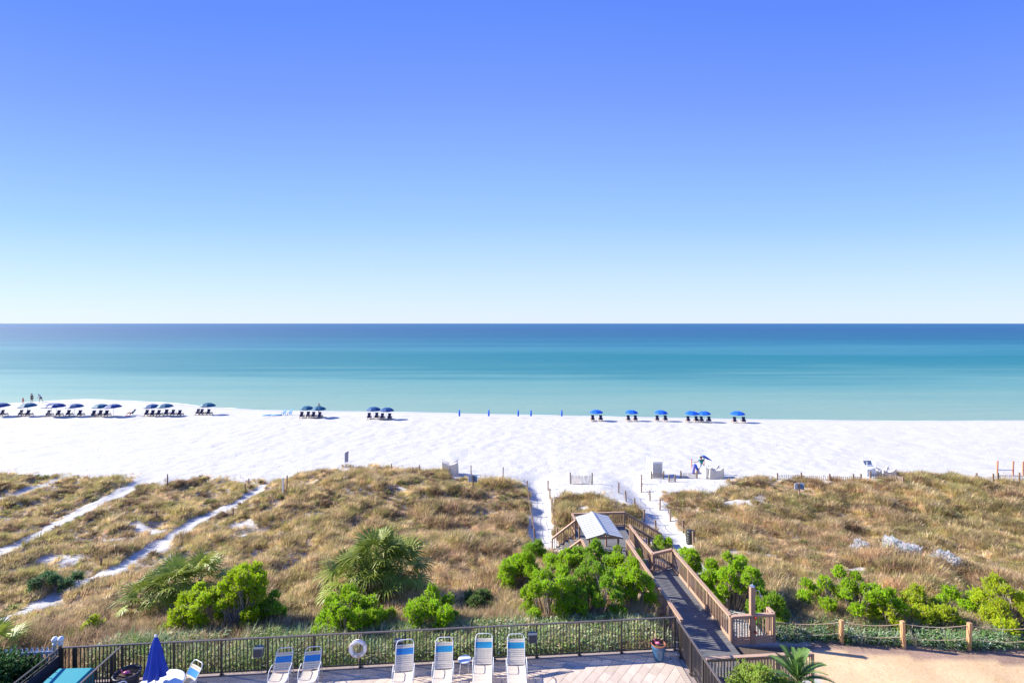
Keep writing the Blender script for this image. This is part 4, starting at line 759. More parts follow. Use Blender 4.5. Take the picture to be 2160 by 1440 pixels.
def branches(lobes, base, seed, r0=.035):
    r = random.Random(seed); mb = MB()
    for (cx, cy, cz, rx, ry, rz__) in lobes:
        for k_ in range(5):
            e = Vector((cx + r.uniform(-.6, .6) * rx, cy + r.uniform(-.6, .6) * ry, cz + r.uniform(-.1, .6) * rz__)); b = Vector((base[0] + r.uniform(-.15, .15) + cx * .35, base[1] + r.uniform(-.12, .12) + cy * .35, base[2] - .1)); m_ = b.lerp(e, .5) + Vector((r.uniform(-.12, .12), r.uniform(-.12, .12), -.05)); mb.tube([b, m_, e], [r0, r0 * .6, r0 * .25], 5)
            for q in range(2): f = e + Vector((r.uniform(-.3, .3), r.uniform(-.3, .3), r.uniform(.1, .3))); mb.tube([m_.lerp(e, .5), f], [r0 * .3, r0 * .12], 4)
    return mb
G1 = (0.40, 0.60, 0.02); G2 = (0.48, 0.62, 0.015); G3 = (0.30, 0.50, 0.03); G4 = (0.52, 0.60, 0.035)
def shrub(px, py, wpx, hpx, label, col=G1, nl=5, seed=0, dens=75, depth=.7, size=1.0, y=None, name='shrub', group='bright green shrubs on the dune', cat='shrub', low=.48, stems=True):
    r = random.Random(seed * 13 + 5); x, y_ = at(px, py, gz) if y is None else ((px - 1080) * y / FOC, y)
    z = fzz(x, y_); s = y_ / FOC; W = wpx * s; H = hpx * s * .90
    t = thing(name, label, cat, (x, y_, z), 0, group); L_ = []
    nn_ = 60 if nl > 1 else 2; r0 = min(.34, W * .30, H * .36) * (1 if nl > 1 else 1.25); tgt = max(3, int(W * (H * .8) / (r0 * r0 * 2.0))) if nl > 1 else 2
    for i in range(nn_):
        if len(L_) >= tgt: break
        f = r.uniform(-.5, .5) if nl > 1 else 0; u = r.random() ** .7; rr = r0 * r.uniform(.62, 1.15); env = H * (1 - (abs(f) * 2) ** 2.4 * r.uniform(.2, .65))
        c_ = (f * max(W - 1.6 * rr, .05), r.uniform(-.5, .5) * W * depth * .9, max(rr * .7, env * (low + (1 - low) * u) - rr * 1.1))
        if nl > 1 and any((c_[0] - q[0]) ** 2 + .45 * (c_[1] - q[1]) ** 2 + (c_[2] - q[2]) ** 2 < (.82 * (rr + q[3])) ** 2 * .8 for q in L_): continue
        L_.append((*c_, rr, rr * r.uniform(.9, 1.1), rr * r.uniform(.9, 1.3)))
    V, F, T = foliage(L_, dens, col, seed + 100, size); obj('foliage', np_mesh('foliage', V, F, M_LEAF, False, T), t)
    if stems: obj('stems', branches(L_, (0, 0, 0), seed).mesh('stems', M_TWIG), t)
    return t
SHR = [  # px, base py, width, height, label, colour, lobes
    (505, 1325, 105, 140, 'yellow-green shrub with bare grey stems, right of the leaning palm', G2, 4),
    (410, 1330, 110, 95, 'yellow-green shrub growing in front of the leaning palm', G2, 4),
    (573, 1318, 60, 80, 'dark green shrub at the right foot of the leggy yellow-green shrub', G3, 2),
    (194, 1338, 38, 45, 'small lone lime sapling above the left end of the pool fence', G4, 2),
    (112, 1248, 80, 40, 'low dark green plant between the two left sand paths', (0.12, .24, .10), 4),
    (738, 1338, 135, 92, 'bright green shrub below the big palm, above the ring buoy', G1, 5),
    (825, 1312, 30, 40, 'tiny green shrub between the two shrubs below the big palm', G1, 1),
    (905, 1332, 110, 95, 'bright green shrub right of the big palm above the fence', G1, 5),
    (1010, 1285, 60, 50, 'pale green low shrub between palm and boardwalk thicket', (0.15, .24, .06), 2),
    (1130, 1182, 48, 50, 'round shrub at the landward end of the left sand path', G3, 2),
    (1098, 1245, 85, 95, 'leggy green shrub at the left edge of the thicket', G1, 3),
    (1185, 1215, 80, 62, 'green shrub below the foot of the left stairs', G1, 3),
    (1255, 1215, 95, 62, 'green shrub directly in front of the shelter posts', G3, 3),
    (1322, 1225, 90, 76, 'dense green shrub against the ramp below the shelter', G1, 4),
    (1165, 1305, 130, 118, 'large green shrub in the lower left of the thicket', G1, 5),
    (1250, 1305, 130, 128, 'large green shrub in the lower middle of the thicket', G3, 5),
    (1336, 1290, 84, 112, 'tall green shrub beside the left railing of the ramp', G1, 4),
    (1235, 1320, 26, 50, 'small upright sapling in front of the thicket', G1, 1),
    (1400, 1172, 56, 38, 'green shrub behind the landing at the top of the ramp', G1, 3),
    (1456, 1215, 48, 70, 'green shrub below the black bin right of the ramp', G1, 2),
    (1545, 1280, 120, 118, 'large green shrub right of the ramp railing', G1, 6),
    (1622, 1315, 80, 82, 'green shrub behind the shower post', G3, 4),
    (1700, 1290, 40, 52, 'small upright green shrub right of the shower post', G1, 1),
    (1800, 1300, 170, 82, 'wide green shrub above the first rope fence post', G1, 6),
    (1862, 1328, 60, 60, 'green shrub spilling towards the second rope fence post', G4, 2),
    (1950, 1312, 110, 66, 'yellow-green shrub above the gap between rope posts', G4, 4),
    (2040, 1298, 90, 56, 'spreading green shrub above the third rope fence post', G1, 4),
    (2125, 1325, 110, 108, 'tall yellow-green shrub at the right edge of the photo', G4, 5)]
for i, (px, py, w_, h_, lb, c, nl) in enumerate(SHR): shrub(px, py, w_ * 1.06, h_, lb, c, nl, i + 1, dens=170, size=.64)
SILV = (0.75, 0.74, 0.76)
for i, (px, py, w_, h_, lb) in enumerate(((1812, 1166, 40, 30, 'small silvery white shrub left of the large silvery one'), (1898, 1175, 66, 44, 'largest silvery white shrub on the right dune'), (1995, 1198, 54, 32, 'lowest silvery white shrub, right of the other two'))):
    shrub(px, py, w_, h_, lb, SILV, 5, 50 + i, dens=70, size=.8, group='silvery shrubs on the right dune', stems=False)
# hedge behind the screen fence, clipped bush by the boardwalk
t = thing('hedge', 'dark green clipped hedge in the lower left corner behind the screen fence', 'hedge', (-18, 16.4, 4.75)); r = random.Random(5); L_ = []
for i in range(40): L_.append((r.uniform(-2.6, 1.75), r.uniform(-1.9, .75), r.uniform(.35, 1.15), r.uniform(.4, .6), r.uniform(.4, .6), r.uniform(.35, .5)))
L_ = [l_ for l_ in L_ if l_[0] < 1.75 + (0.0 - (l_[1] - .9)) * 0.0]
SPH = [spr_template(20 + i, .16, 10, .03, .06) for i in range(4)]
V, F, T = foliage(L_, 80, (0.045, 0.115, 0.03), 900, .95, .3, .5, templ=SPH); obj('foliage', np_mesh('foliage', V, F, M_LEAF, False, T), t); obj('stems', branches(L_[:8], (0, 0, 0), 9).mesh('stems', M_TWIG), t)
t = thing('round_bush', 'clipped round yellow-green bush in front of the wooden railing', 'bush', (8.45, 17.2, 3.7)); L_ = [(0, 0, .95, .85, .8, .72), (.75, -.1, .8, .6, .6, .55), (-.5, -.3, .7, .6, .6, .6)]
V, F, T = foliage(L_, 330, (0.42, 0.54, 0.10), 901, .55, .25, .5, templ=SPH); obj('foliage', np_mesh('foliage', V, F, M_LEAF, False, T), t); obj('stems', branches(L_, (0, 0, 0), 19).mesh('stems', M_TWIG), t)

# ------------------------------------------------------------------ palms
def fan_leaf(seed, rad=1.0, seg=26, m=M_FROND, droop=.35):
    r = random.Random(seed); V = []; F = []
    for i in range(seg):
        a = R(-125 + 250 * i / (seg - 1)) + r.uniform(-.03, .03); L_ = rad * (1 - .18 * abs(a) / R(125)) * r.uniform(.85, 1.08); d = Vector((math.sin(a), math.cos(a), 0)); s = Vector((math.cos(a), -math.sin(a), 0)); w0, w1 = .010, .043 * rad
        z = .08 if i % 2 else 0; dr = droop * r.uniform(.5, 1.5); q = len(V)
        for f, w_ in ((.05, w0), (.5, w1), (.76, w1 * .5), (1.0, .003)):
            zz = z * (1 if f < .9 else 0) * f - dr * max(0, f - .45) ** 1.6 * 1.5 * L_ - .25 * abs(math.sin(a)) * 0 ; p = d * L_ * f + Vector((0, 0, zz - .12 * f * f * (1 - math.cos(a)))); V += [p - s * w_, p + s * w_]
        for k_ in range(3): F.append((q + k_ * 2, q + k_ * 2 + 1, q + k_ * 2 + 3, q + k_ * 2 + 2))
    mb = MB().add(V, F); return mb.mesh('frond', m)
FAN = [fan_leaf(i) for i in range(4)]; FAND = [fan_leaf(10 + i, .95, 20, M_FROND_DRY, .9) for i in range(3)]
def petiole(L_, m): return MB().tube([(0, -L_, -.10 * L_), (0, -L_ * .5, 0.02), (0, .05, 0)], [.022, .016, .01], 5).mesh('petiole', m)
PET = petiole(1.0, M_FROND); PETD = petiole(.8, M_FROND_DRY)
def fan_palm(label, x, y, crowns, seed, nf=30, nd=16, sc_=1.0):
    r = random.Random(seed); z = fzz(x, y); t = thing('fan_palm', label, 'palm', (x, y, z))
    for (ox, oy, h, cs) in crowns:
        obj('trunk', MB().tube([(ox * .3, oy * .3, -.2), (ox * .8, oy * .8, h * .6), (ox, oy, h)], [.17, .15, .13], 9).mesh('trunk', M_TWIG, True), t)
        n1 = int(nf * cs)
        for i in range(n1 + int(nd * cs)):
            dry = i >= n1; a = i * 2.39996 + r.uniform(-.25, .25)
            el = r.uniform(-65, -15) if dry else 78 - 95 * (i / n1) + r.uniform(-8, 8)
            pl_ = (.75 if dry else 1.0) * r.uniform(.75, 1.1) * sc_; e = R(el); d = Vector((math.cos(a) * math.cos(e), math.sin(a) * math.cos(e), math.sin(e)))
            p = Vector((ox, oy, h)) + d * pl_
            el2 = R(el - 18); yv = Vector((math.cos(a) * math.cos(el2), math.sin(a) * math.cos(el2), math.sin(el2))); zv0 = Vector((0, 0, 1)); xv = yv.cross(zv0).normalized(); zv = xv.cross(yv); rot = Matrix((xv, yv, zv)).transposed()
            s = r.uniform(.75, 1.1) * sc_; o = obj('frond', (FAND if dry else FAN)[i % 3 + (0 if dry else i % 2)], t, p, rot.to_euler(), s)
            obj('petiole', PETD if dry else PET, o, (0, 0, 0), (0, 0, 0), pl_ / s)
    return t
px_, py_ = at(795, 1300, gz); fan_palm('large fan palm clump in the middle of the dune above the ring buoy', (795 - 1080) * 25.2 / FOC, 25.2, [(0, 0, 1.9, 1.1), (-1.15, -.5, 1.0, .8), (1.15, .1, 1.25, .8), (.1, -.7, .8, .5)], 3, 19, 11, 1.12)
fan_palm('leaning fan palm at left with drooping dry fronds', (365 - 1080) * 23.6 / FOC, 23.6, [(.1, 0, 1.0, 1.0), (-.95, -.3, .6, .7), (1.15, .3, 1.2, .6)], 4, 20, 12, .88)
fan_palm('small yellowing palm at the left edge above the picket fence', -20.0, 19.2, [(0, 0, .3, .6)], 6, 14, 1, .75)
# cycad
def feather(seed, L_=1.15):
    r = random.Random(seed); mb = MB(); P = [Vector((0, s * L_, .18 * math.sin(s * 2.2) * L_ - .26 * s * s * L_)) for s in np.linspace(0, 1, 9)]; mb.tube(P, [.014] * 5 + [.01] * 3 + [.004], 4)
    n_ = 46
    for i in range(n_):
        s = .10 + .9 * i / n_; f = s * 8; k_ = min(int(f), 7); p = P[k_].lerp(P[k_ + 1], f - k_); l_ = .16 * math.sin(math.pi * min(1, s * .92 + .06)) ** .5 + .02
        for sd in (-1, 1):
            d = Vector((sd * .85, .5, .25)).normalized(); q = [p + Vector((0, -.019, 0)), p + Vector((0, .019, 0)), p + d * l_ + Vector((0, 0, -.02))]; mb.add(q, [(0, 1, 2)])
    return mb.mesh('frond', M_CYCAD)
FE = [feather(i) for i in range(3)]
cx, cy, cz = 9.95, 17.35, 3.65; t = thing('sago_palm', 'sago palm with stiff feathery fronds in front of the wooden railing', 'palm', (cx, cy, cz)); obj('trunk', MB().lathe([(.18, -.1), (.2, .5), (.22, 1.0), (.14, 1.2), (0, 1.28)], 12).mesh('trunk', M_TWIG, True), t)
r = random.Random(2)
for i in range(34):
    a = i * 2.4; e = R(78 - 78 * i / 34 + r.uniform(-6, 6)); yv = Vector((math.cos(a) * math.cos(e), math.sin(a) * math.cos(e), math.sin(e))); xv = yv.cross(Vector((0, 0, 1))).normalized(); zv = xv.cross(yv)
    obj('frond', FE[i % 3], t, Vector((0, 0, 1.2)) + yv * .08, Matrix((xv, yv, zv)).transposed().to_euler(), r.uniform(.75, .98))
mb = MB()
for i in range(60): a = r.uniform(0, 6.28); rr = r.uniform(.02, .2); mb.tube([(rr * math.cos(a), rr * math.sin(a), 1.15), (rr * 1.8 * math.cos(a), rr * 1.8 * math.sin(a), 1.32 - rr * .4)], [.02, .004], 4)
obj('cone', mb.mesh('cone', M_FROND_DRY), t)

# ------------------------------------------------------------------ white picket fence at far left
P0 = Vector((-15.95, 17.62, 4.83)); P1 = Vector((-24, 17.0, 4.83)); t = thing('picket_fence', 'white picket fence with round-topped pickets behind the hedge', 'fence', P0); d = (P1 - P0).normalized(); n_ = 46
pk = MB().add([(-.045, -.01, 0), (.045, -.01, 0), (.045, -.01, .98), (.03, -.01, 1.03), (0, -.01, 1.05), (-.03, -.01, 1.03), (-.045, -.01, .98), (-.045, .01, 0), (.045, .01, 0), (.045, .01, .98), (.03, .01, 1.03), (0, .01, 1.05), (-.03, .01, 1.03), (-.045, .01, .98)], [(0, 1, 2, 3, 4, 5, 6), (13, 12, 11, 10, 9, 8, 7)] + [(i, i + 7, (i + 1) % 7 + 7, (i + 1) % 7) for i in range(7)]).mesh('picket', M_WHITE)
for i in range(n_): obj('picket', pk, t, d * (.30 + i * .17), (0, 0, math.atan2(d.y, d.x)))
for z in (.3, .88): bar('rail', t, P0 + Vector((0, -.03, z)), P1 + Vector((0, -.03, z)), .04, .08, M_WHITE, P0)
for s in (.02, .22): obj('post', MB().lathe([(.055, -.5), (.055, 1.12), (.075, 1.13), (.075, 1.17), (.04, 1.19), (.09, 1.25), (.10, 1.32), (.06, 1.39), (0, 1.41)], 12).mesh('post', M_WHITE, True), t, d * s)

# ------------------------------------------------------------------ beach: umbrellas and chairs
def canopy(m, rr=1.12, h=.42):
    mb = MB(); V = [(0, 0, h)]; n_ = 8
    for j, (f, z) in enumerate(((.35, h * .90), (.7, h * .58), (1.0, 0.0))):
        for k_ in range(16): a = 2 * math.pi * k_ / 16; q = f * rr * (1 if k_ % 2 == 0 else .955); V.append((q * math.cos(a), q * math.sin(a), z - (0.03 * f if k_ % 2 else 0)))
    F = [(0, 1 + k_, 1 + (k_ + 1) % 16) for k_ in range(16)]
    for j in range(2):
        for k_ in range(16): a = 1 + j * 16; F.append((a + k_, a + 16 + k_, a + 16 + (k_ + 1) % 16, a + (k_ + 1) % 16))
    b = 33; n0 = len(V)
    for k_ in range(16): v = V[b + k_]; V.append((v[0], v[1], v[2] - .09))
    for k_ in range(16): F.append((b + k_, n0 + k_, n0 + (k_ + 1) % 16, b + (k_ + 1) % 16))
    return mb.add(V, F).mesh('canopy', m)
CAN = {m.name: canopy(m) for m in (M_UBR, M_UTEAL, M_UNAVY, M_UMID)}
UP = MB().tube([(0, 0, -.25), (0, 0, 1.95)], .022, 6).mesh('pole', M_WHITE, True); UT = MB().lathe([(.03, 1.86), (.02, 1.93), (0, 1.97)], 6).mesh('finial', M_WHITE)
UR = MB()
for k_ in range(8): a = 2 * math.pi * k_ / 8; UR.tube([(0, 0, 1.78), (1.08 * math.cos(a), 1.08 * math.sin(a), 1.44)], .008, 4)
UR = UR.mesh('ribs', M_WHITE)
def umbrella(px, py, m, label, s=1.0, group='open umbrellas along the water'):
    x, y = at(px, py); t = thing('beach_umbrella', label, 'umbrella', (x, y, fzz(x, y)), random.uniform(0, .7), group, s); t.rotation_euler[0] = random.uniform(-.03, .03); t.rotation_euler[1] = random.uniform(-.06, .04)
    obj('pole', UP, t); obj('canopy', CAN[m.name], t, (0, 0, 1.44)); obj('finial', UT, t); obj('ribs', UR, t); return x, y
def mk_chair():
    f = MB()
    for sx_ in (-1, 1): f.beam((sx_ * .28, .65, .20), (sx_ * .28, -.35, .30), .05, .08); f.beam((sx_ * .28, .5, 0), (sx_ * .28, .5, .24), .06, .06); f.beam((sx_ * .28, -.3, 0), (sx_ * .28, -.3, .5), .06, .06); f.beam((sx_ * .31, .4, .52), (sx_ * .31, -.42, .52), .09, .03); f.beam((sx_ * .28, .38, .2), (sx_ * .28, .38, .5), .05, .05)
    f.beam((-.3, -.75, .07), (.3, -.75, .07), .05, .05); f.beam((-.25, -.78, .04), (-.25, -.2, .26), .04, .05); f.beam((.25, -.78, .04), (.25, -.2, .26), .04, .05); f = f.mesh('frame', M_LTWOOD)
    b = MB(); T = Matrix.Rotation(R(-22), 3, 'X')
    for z, w_, h_ in ((.2, .54, .40), (.5, .42, .2), (.70, .52, .24)): b.box(T @ Vector((0, 0, z)) + Vector((0, -.28, .26)), (w_, .09, h_), T)
    b = b.mesh('back_cushion', M_CUSH); s = MB().box((0, .12, .32), (.54, .78, .09), Matrix.Rotation(R(-5), 3, 'X')).mesh('seat_cushion', M_CUSH)
    return f, b, s
CH = mk_chair()
# local +y is seaward; the back cushion leans towards the land
def bchair(px, py, label, rz=0.0, s=1.0):
    x, y = at(px, py); t = thing('beach_chair', label, 'chair', (x, y, fzz(x, y)), rz + random.uniform(-.12, .12), 'navy beach chairs along the water', s)
    obj('frame', CH[0], t); obj('back_cushion', CH[1], t); obj('seat_cushion', CH[2], t)
UMB = [  # px, py, material, scale, description, chairs px
    (2, 877, M_UNAVY, 1.2, 'blue umbrella cut by the left edge', [7]),
    (59, 876.5, M_UTEAL, 1.22, 'teal umbrella nearest the red-clad child', [46, 61]),
    (109, 877.5, M_UNAVY, 1.2, 'left umbrella of the overlapping violet-blue pair', [104]),
    (119, 878, M_UNAVY, 1.2, 'right umbrella of the overlapping violet-blue pair', [125]),
    (158, 877, M_UMID, 1.15, 'blue-teal umbrella right of the overlapping pair', [146, 170]),
    (212, 877.5, M_UTEAL, 1.15, 'teal umbrella left in the second pair', [199, 213]),
    (240, 878, M_UNAVY, 1.15, 'navy umbrella left of the reclining sunbather', [226]),
    (321, 876.5, M_UMID, 1.12, 'navy umbrella right of the reclining sunbather', [311, 323]),
    (349, 876.5, M_UTEAL, 1.12, 'teal umbrella sheltering the longest chair row', [336, 352, 366, 380]),
    (438, 874, M_UTEAL, 1.15, 'lone teal umbrella nearest the water', [419, 427, 441]),
    (647, 880, M_UTEAL, 1.08, 'left teal umbrella of the pair at the shore', [637, 651]),
    (672, 880.5, M_UTEAL, 1.08, 'right teal umbrella, in front of the wading man', [662, 675]),
    (788, 883, M_UMID, 1.08, 'left dark blue umbrella of the middle pair', [779, 795]),
    (816, 883.5, M_UMID, 1.08, 'right dark blue umbrella of the middle pair', [807, 822]),
    (1258, 887, M_UBR, 1.0, 'leftmost open bright blue umbrella', [1250, 1267]),
    (1332, 887.5, M_UBR, 1.0, 'second open bright blue umbrella', [1325, 1340]),
    (1394, 888, M_UBR, 1.0, 'third open bright blue umbrella', [1386, 1403]),
    (1459, 889.5, M_UBR, 1.0, 'left one of the touching bright blue umbrellas', [1451, 1468]),
    (1486, 890, M_UBR, 1.0, 'right one of the touching bright blue umbrellas', [1479, 1495]),
    (1556, 891, M_UBR, 1.05, 'rightmost bright blue umbrella', [1549, 1568])]
PLW = {1: ['lone'], 2: ['left', 'right'], 3: ['left', 'middle', 'right'], 4: ['leftmost', 'second', 'third', 'rightmost']}
for px, py, m_, s, ds, chs in UMB:
    umbrella(px, py, m_, 'open ' + ds if not ds.startswith(('leftmost', 'second', 'third')) else ds + ' by the water', s)
    for w_, cx_ in zip(PLW[len(chs)], chs): bchair(cx_, py + .6, f'navy {w_} beach chair under the {ds}' if len(chs) > 1 else f'navy beach chair under the {ds}', 0, 1.05 if px < 900 else 1.0)
fc = MB().lathe([(.03, 1.72), (.10, 1.62), (.15, 1.2), (.17, .5), (.10, .32)], 10, wob=lambda g, i: 1 + .12 * math.cos(4 * g)).mesh('folded_canopy', M_UBR, True)
fp = MB().tube([(0, 0, -.2), (0, 0, 1.8)], .02, 6).mesh('pole', M_WHITE, True)
for px, lb in ((969, 'leftmost of the five folded blue umbrellas'), (1031, 'second of the five folded blue umbrellas from left'), (1093, 'third folded blue umbrella, left of the close pair'), (1120, 'fourth folded blue umbrella, right of the close pair'), (1185, 'rightmost of the five folded blue umbrellas')):
    x, y = at(px, 881); t = thing('folded_umbrella', lb, 'umbrella', (x, y, fzz(x, y)), 0, 'folded blue umbrellas on the beach', .85); obj('pole', fp, t); obj('folded_canopy', fc, t)
# light blue chairs and rafts
for px, lb in ((598, 'left light blue plastic beach chair near the rafts'), (611, 'right light blue plastic beach chair near the rafts')):
    x, y = at(px, 875); t = thing('plastic_chair', lb, 'chair', (x, y, fzz(x, y)), R(160), 'light blue chairs'); b = MB(); b.box((0, 0, .35), (.55, .5, .05)); obj('seat', b.mesh('seat', M_LTBLUE), t); obj('backrest', MB().box((0, -.33, .65), (.55, .06, .62), Matrix.Rotation(R(20), 3, 'X')).mesh('backrest', M_LTBLUE), t)
    for sx_ in (-1, 1):
        obj('armrest', MB().box((sx_ * .3, 0, .55), (.07, .55, .04)).mesh('armrest', M_LTBLUE), t)
        for sy_ in (-1, 1): obj('leg', MB().box((sx_ * .27, sy_ * .22, .17), (.05, .06, .34)).mesh('leg', M_LTBLUE), t)
for px, lb in ((563, 'left light blue float lying on the sand'), (583, 'right light blue float lying on the sand')):
    x, y = at(px, 876); obj('beach_float', MB().tube([(-.9, 0, .08), (-.7, 0, .11), (.7, 0, .12), (.95, 0, .09)], [.05, .13, .13, .05], 8).mesh('beach_float', M_LTBLUE, True), None, (x, y, fzz(x, y)), (0, 0, R(15)), (1, 2.4, .8), lb, 'float', 'light blue floats')

# ------------------------------------------------------------------ people
def skin_obj(name, V, E, Rr, m, parent, sub=1, root=0):
    me = bpy.data.meshes.new(name); me.from_pydata([tuple(v) for v in V], E, []); me.materials.append(m); o = obj(name, me, parent)
    md = o.modifiers.new('skin', 'SKIN'); 
    for i, r_ in enumerate(Rr): 
        q = me.skin_vertices[0].data[i]; q.radius = r_ if hasattr(r_, '__len__') else (r_, r_); q.use_root = (i == root)
    s = o.modifiers.new('sub', 'SUBSURF'); s.levels = sub; s.render_levels = sub; return o
def person(label, x, y, z, J, shirt=None, pants=None, rz=0, s=1.0, hair=M_HAIR, sleeve=True, group=None):
    """J: joints in metres (local). one continuous skinned body, clothes as close shells"""
    t = thing('person', label, 'person', (x, y, z), rz, group, s); V = []; E = []; Q = []
    def v(p, r_): V.append(Vector(p)); Q.append(r_); return len(V) - 1
    pel = v(J['pelvis'], (.15, .11)); ch = v(Vector(J['pelvis']).lerp(Vector(J['neck']), .35), (.13, .10)); ct = v(Vector(J['pelvis']).lerp(Vector(J['neck']), .75), (.17, .11)); nk = v(J['neck'], (.06, .06)); hd = v(Vector(J['neck']).lerp(Vector(J['head']), .5), (.075, .085)); ht = v(J['head'], (.085, .10)); E += [(pel, ch), (ch, ct), (ct, nk), (nk, hd), (hd, ht)]
    for k_ in 'LR':
        sh2 = v(J['sh' + k_], .055); el = v(J['el' + k_], .042); wr = v(J['wr' + k_], .03); E += [(ct, sh2), (sh2, el), (el, wr)]
        hdir = (Vector(J['wr' + k_]) - Vector(J['el' + k_])).normalized(); pm = v(Vector(J['wr' + k_]) + hdir * .08, (.04, .02)); E.append((wr, pm)); side = hdir.cross(Vector((0, 1, .1))).normalized()
        for q in range(4):
            a = v(V[pm] + hdir * .035 + side * (q - 1.5) * .022, .010); b = v(V[pm] + hdir * (.08 + .012 * (1.5 - abs(q - 1.2))) + side * (q - 1.5) * .026 + Vector((0, -.02, 0)), .008); E += [(pm, a), (a, b)]
        a = v(V[wr] + hdir * .05 + side * .05, .011); E.append((wr, a))
        hp = v(J['hp' + k_], .085); kn = v(J['kn' + k_], .06); an = v(J['an' + k_], .038); to = v(J['to' + k_], .032); E += [(pel, hp), (hp, kn), (kn, an), (an, to)]
    skin_obj('body', V, E, Q, M_SKIN, t)
    P = Vector(J['pelvis']); N_ = Vector(J['neck'])
    if shirt:
        VS = [P, P.lerp(N_, .35), P.lerp(N_, .78), P.lerp(N_, .95)]; ES = [(0, 1), (1, 2), (2, 3)]; QS = [(.165, .13), (.15, .125), (.19, .135), (.07, .07)]
        for k_ in 'LR': a = len(VS); VS += [Vector(J['sh' + k_]), Vector(J['sh' + k_]).lerp(Vector(J['el' + k_]), .6)]; ES += [(2, a), (a, a + 1)]; QS += [.075, .062]
        skin_obj('shirt', VS, ES, QS, shirt, t)
    if pants:
        VS = [P + Vector((0, 0, .02))]; ES = []; QS = [(.17, .135)]
        for k_ in 'LR': a = len(VS); h_ = Vector(J['hp' + k_]); VS += [h_, h_.lerp(Vector(J['kn' + k_]), .75)]; ES += [(0, a), (a, a + 1)]; QS += [.108, .088]
        skin_obj('shorts', VS, ES, QS, pants, t)
    h_ = Vector(J['head']); obj('hair', MB().lathe([(.105, -.05), (.112, .0), (.10, .06), (.06, .11), (0, .125)], 12, (0, 0, 0)).mesh('hair', hair, True), t, h_ + Vector((0, -.012, .01)))
    return t
def stand(lean=0.0, arm=0.1, stride=.12):
    J = dict(pelvis=(0, 0, .93), neck=(lean * .45, 0, 1.47 - abs(lean) * .12), head=(lean * .55, .02, 1.66 - abs(lean) * .15))
    for k_, s in (('L', -1), ('R', 1)):
        c = Vector(J['neck']); J['sh' + k_] = c + Vector((s * .19, 0, -.07)); J['el' + k_] = c + Vector((s * (.24 + arm), .04, -.36)); J['wr' + k_] = c + Vector((s * (.22 + arm * .8), .12, -.62)); J['hp' + k_] = (s * .10, 0, .86); J['kn' + k_] = (s * .12, s * stride * .6 + .03, .48); J['an' + k_] = (s * .13, s * stride, .08); J['to' + k_] = (s * .14, s * stride + .16, .035)
    return J
x, y = at(67, 849); person('man in a dark grey shirt and dark shorts standing by the water', x, y, fzz(x, y), stand(0, .05, .05), cloth('grey', (.10, .11, .15)), cloth('dark', (.03, .03, .05)), 0, 1.08)
J = stand(.75, .2, .2); J['neck'] = (-.35, .1, 1.33); J['head'] = (-.52, .12, 1.45)
for k_, s in (('L', -1), ('R', 1)): J['sh' + k_] = Vector(J['neck']) + Vector((s * .05 + .03, s * .17, -.06)); J['el' + k_] = Vector(J['neck']) + Vector((-.15, s * .2, -.30)); J['wr' + k_] = Vector(J['neck']) + Vector((-.28, s * .15, -.50))
x, y = at(86, 847.5); person('person in a white top and dark shorts bending forward by the water', x, y, fzz(x, y), J, cloth('white', (.7, .7, .72)), cloth('dark2', (.05, .03, .06)), 0, 1.05)
x, y = at(48.5, 851); person('small child in a red swimsuit at the water edge', x, y, fzz(x, y), stand(0, .05, .03), cloth('red', (.65, .05, .05)), cloth('red', (.65, .05, .05)), 0, .68)
x, y = at(673, 871); person('man in a grey shirt standing behind the right shore umbrella', x, y, fzz(x, y), stand(0, .03, .04), cloth('greyb', (.16, .17, .22)), cloth('darkg', (.06, .06, .08)), 0, 1.05)
# reclining sunbather
x, y = at(277, 876); z = fzz(x, y); t = thing('lounge_chair', 'low teal folding lounge chair of the reclining sunbather', 'chair', (x, y, z), R(5)); f = MB()
for sy_ in (-1, 1): f.tube([(-.5, sy_ * .28, .25), (.1, sy_ * .28, .25), (.65, sy_ * .28, .95)], .018, 6); f.tube([(-.35, sy_ * .28, 0), (.15, sy_ * .28, .27)], .015, 6); f.tube([(.3, sy_ * .28, 0), (-.1, sy_ * .28, .26)], .015, 6)
obj('frame', f.mesh('frame', M_METAL, True), t); obj('fabric', MB().add([(-.5, -.27, .26), (.1, -.27, .26), (.65, -.27, .95), (-.5, .27, .26), (.1, .27, .26), (.65, .27, .95), (-.5, -.27, .24), (.1, -.27, .24), (.66, -.27, .92), (-.5, .27, .24), (.1, .27, .24), (.66, .27, .92)], [(0, 1, 4, 3), (1, 2, 5, 4), (9, 10, 7, 6), (10, 11, 8, 7), (0, 3, 9, 6), (2, 8, 11, 5), (0, 6, 7, 1), (1, 7, 8, 2), (3, 4, 10, 9), (4, 5, 11, 10)]).mesh('fabric', cloth('teal', (.03, .16, .24))), t)
J = dict(pelvis=(.02, 0, .38), neck=(.46, 0, .85), head=(.60, 0, .98))
for k_, s in (('L', -1), ('R', 1)): J['sh' + k_] = (.42, s * .19, .80); J['el' + k_] = (.22, s * .30, .55); J['wr' + k_] = (-.02, s * .26, .50); J['hp' + k_] = (-.02, s * .10, .36); J['kn' + k_] = (-.42, s * .12, .55); J['an' + k_] = (-.75, s * .12, .12); J['to' + k_] = (-.88, s * .13, .16)
person('reclining sunbather on the teal folding chair', x, y, z, J, None, cloth('pinkred', (.7, .12, .12)), R(5), 1.0)
x2, y2 = at(269, 877.5); obj('beach_towel', MB().box((0, 0, .03), (.7, .5, .05)).mesh('beach_towel', cloth('pinktowel', (.8, .2, .25))), None, (x2, y2, fzz(x2, y2)), label='small red towel on the sand at the sunbather feet', cat='towel')
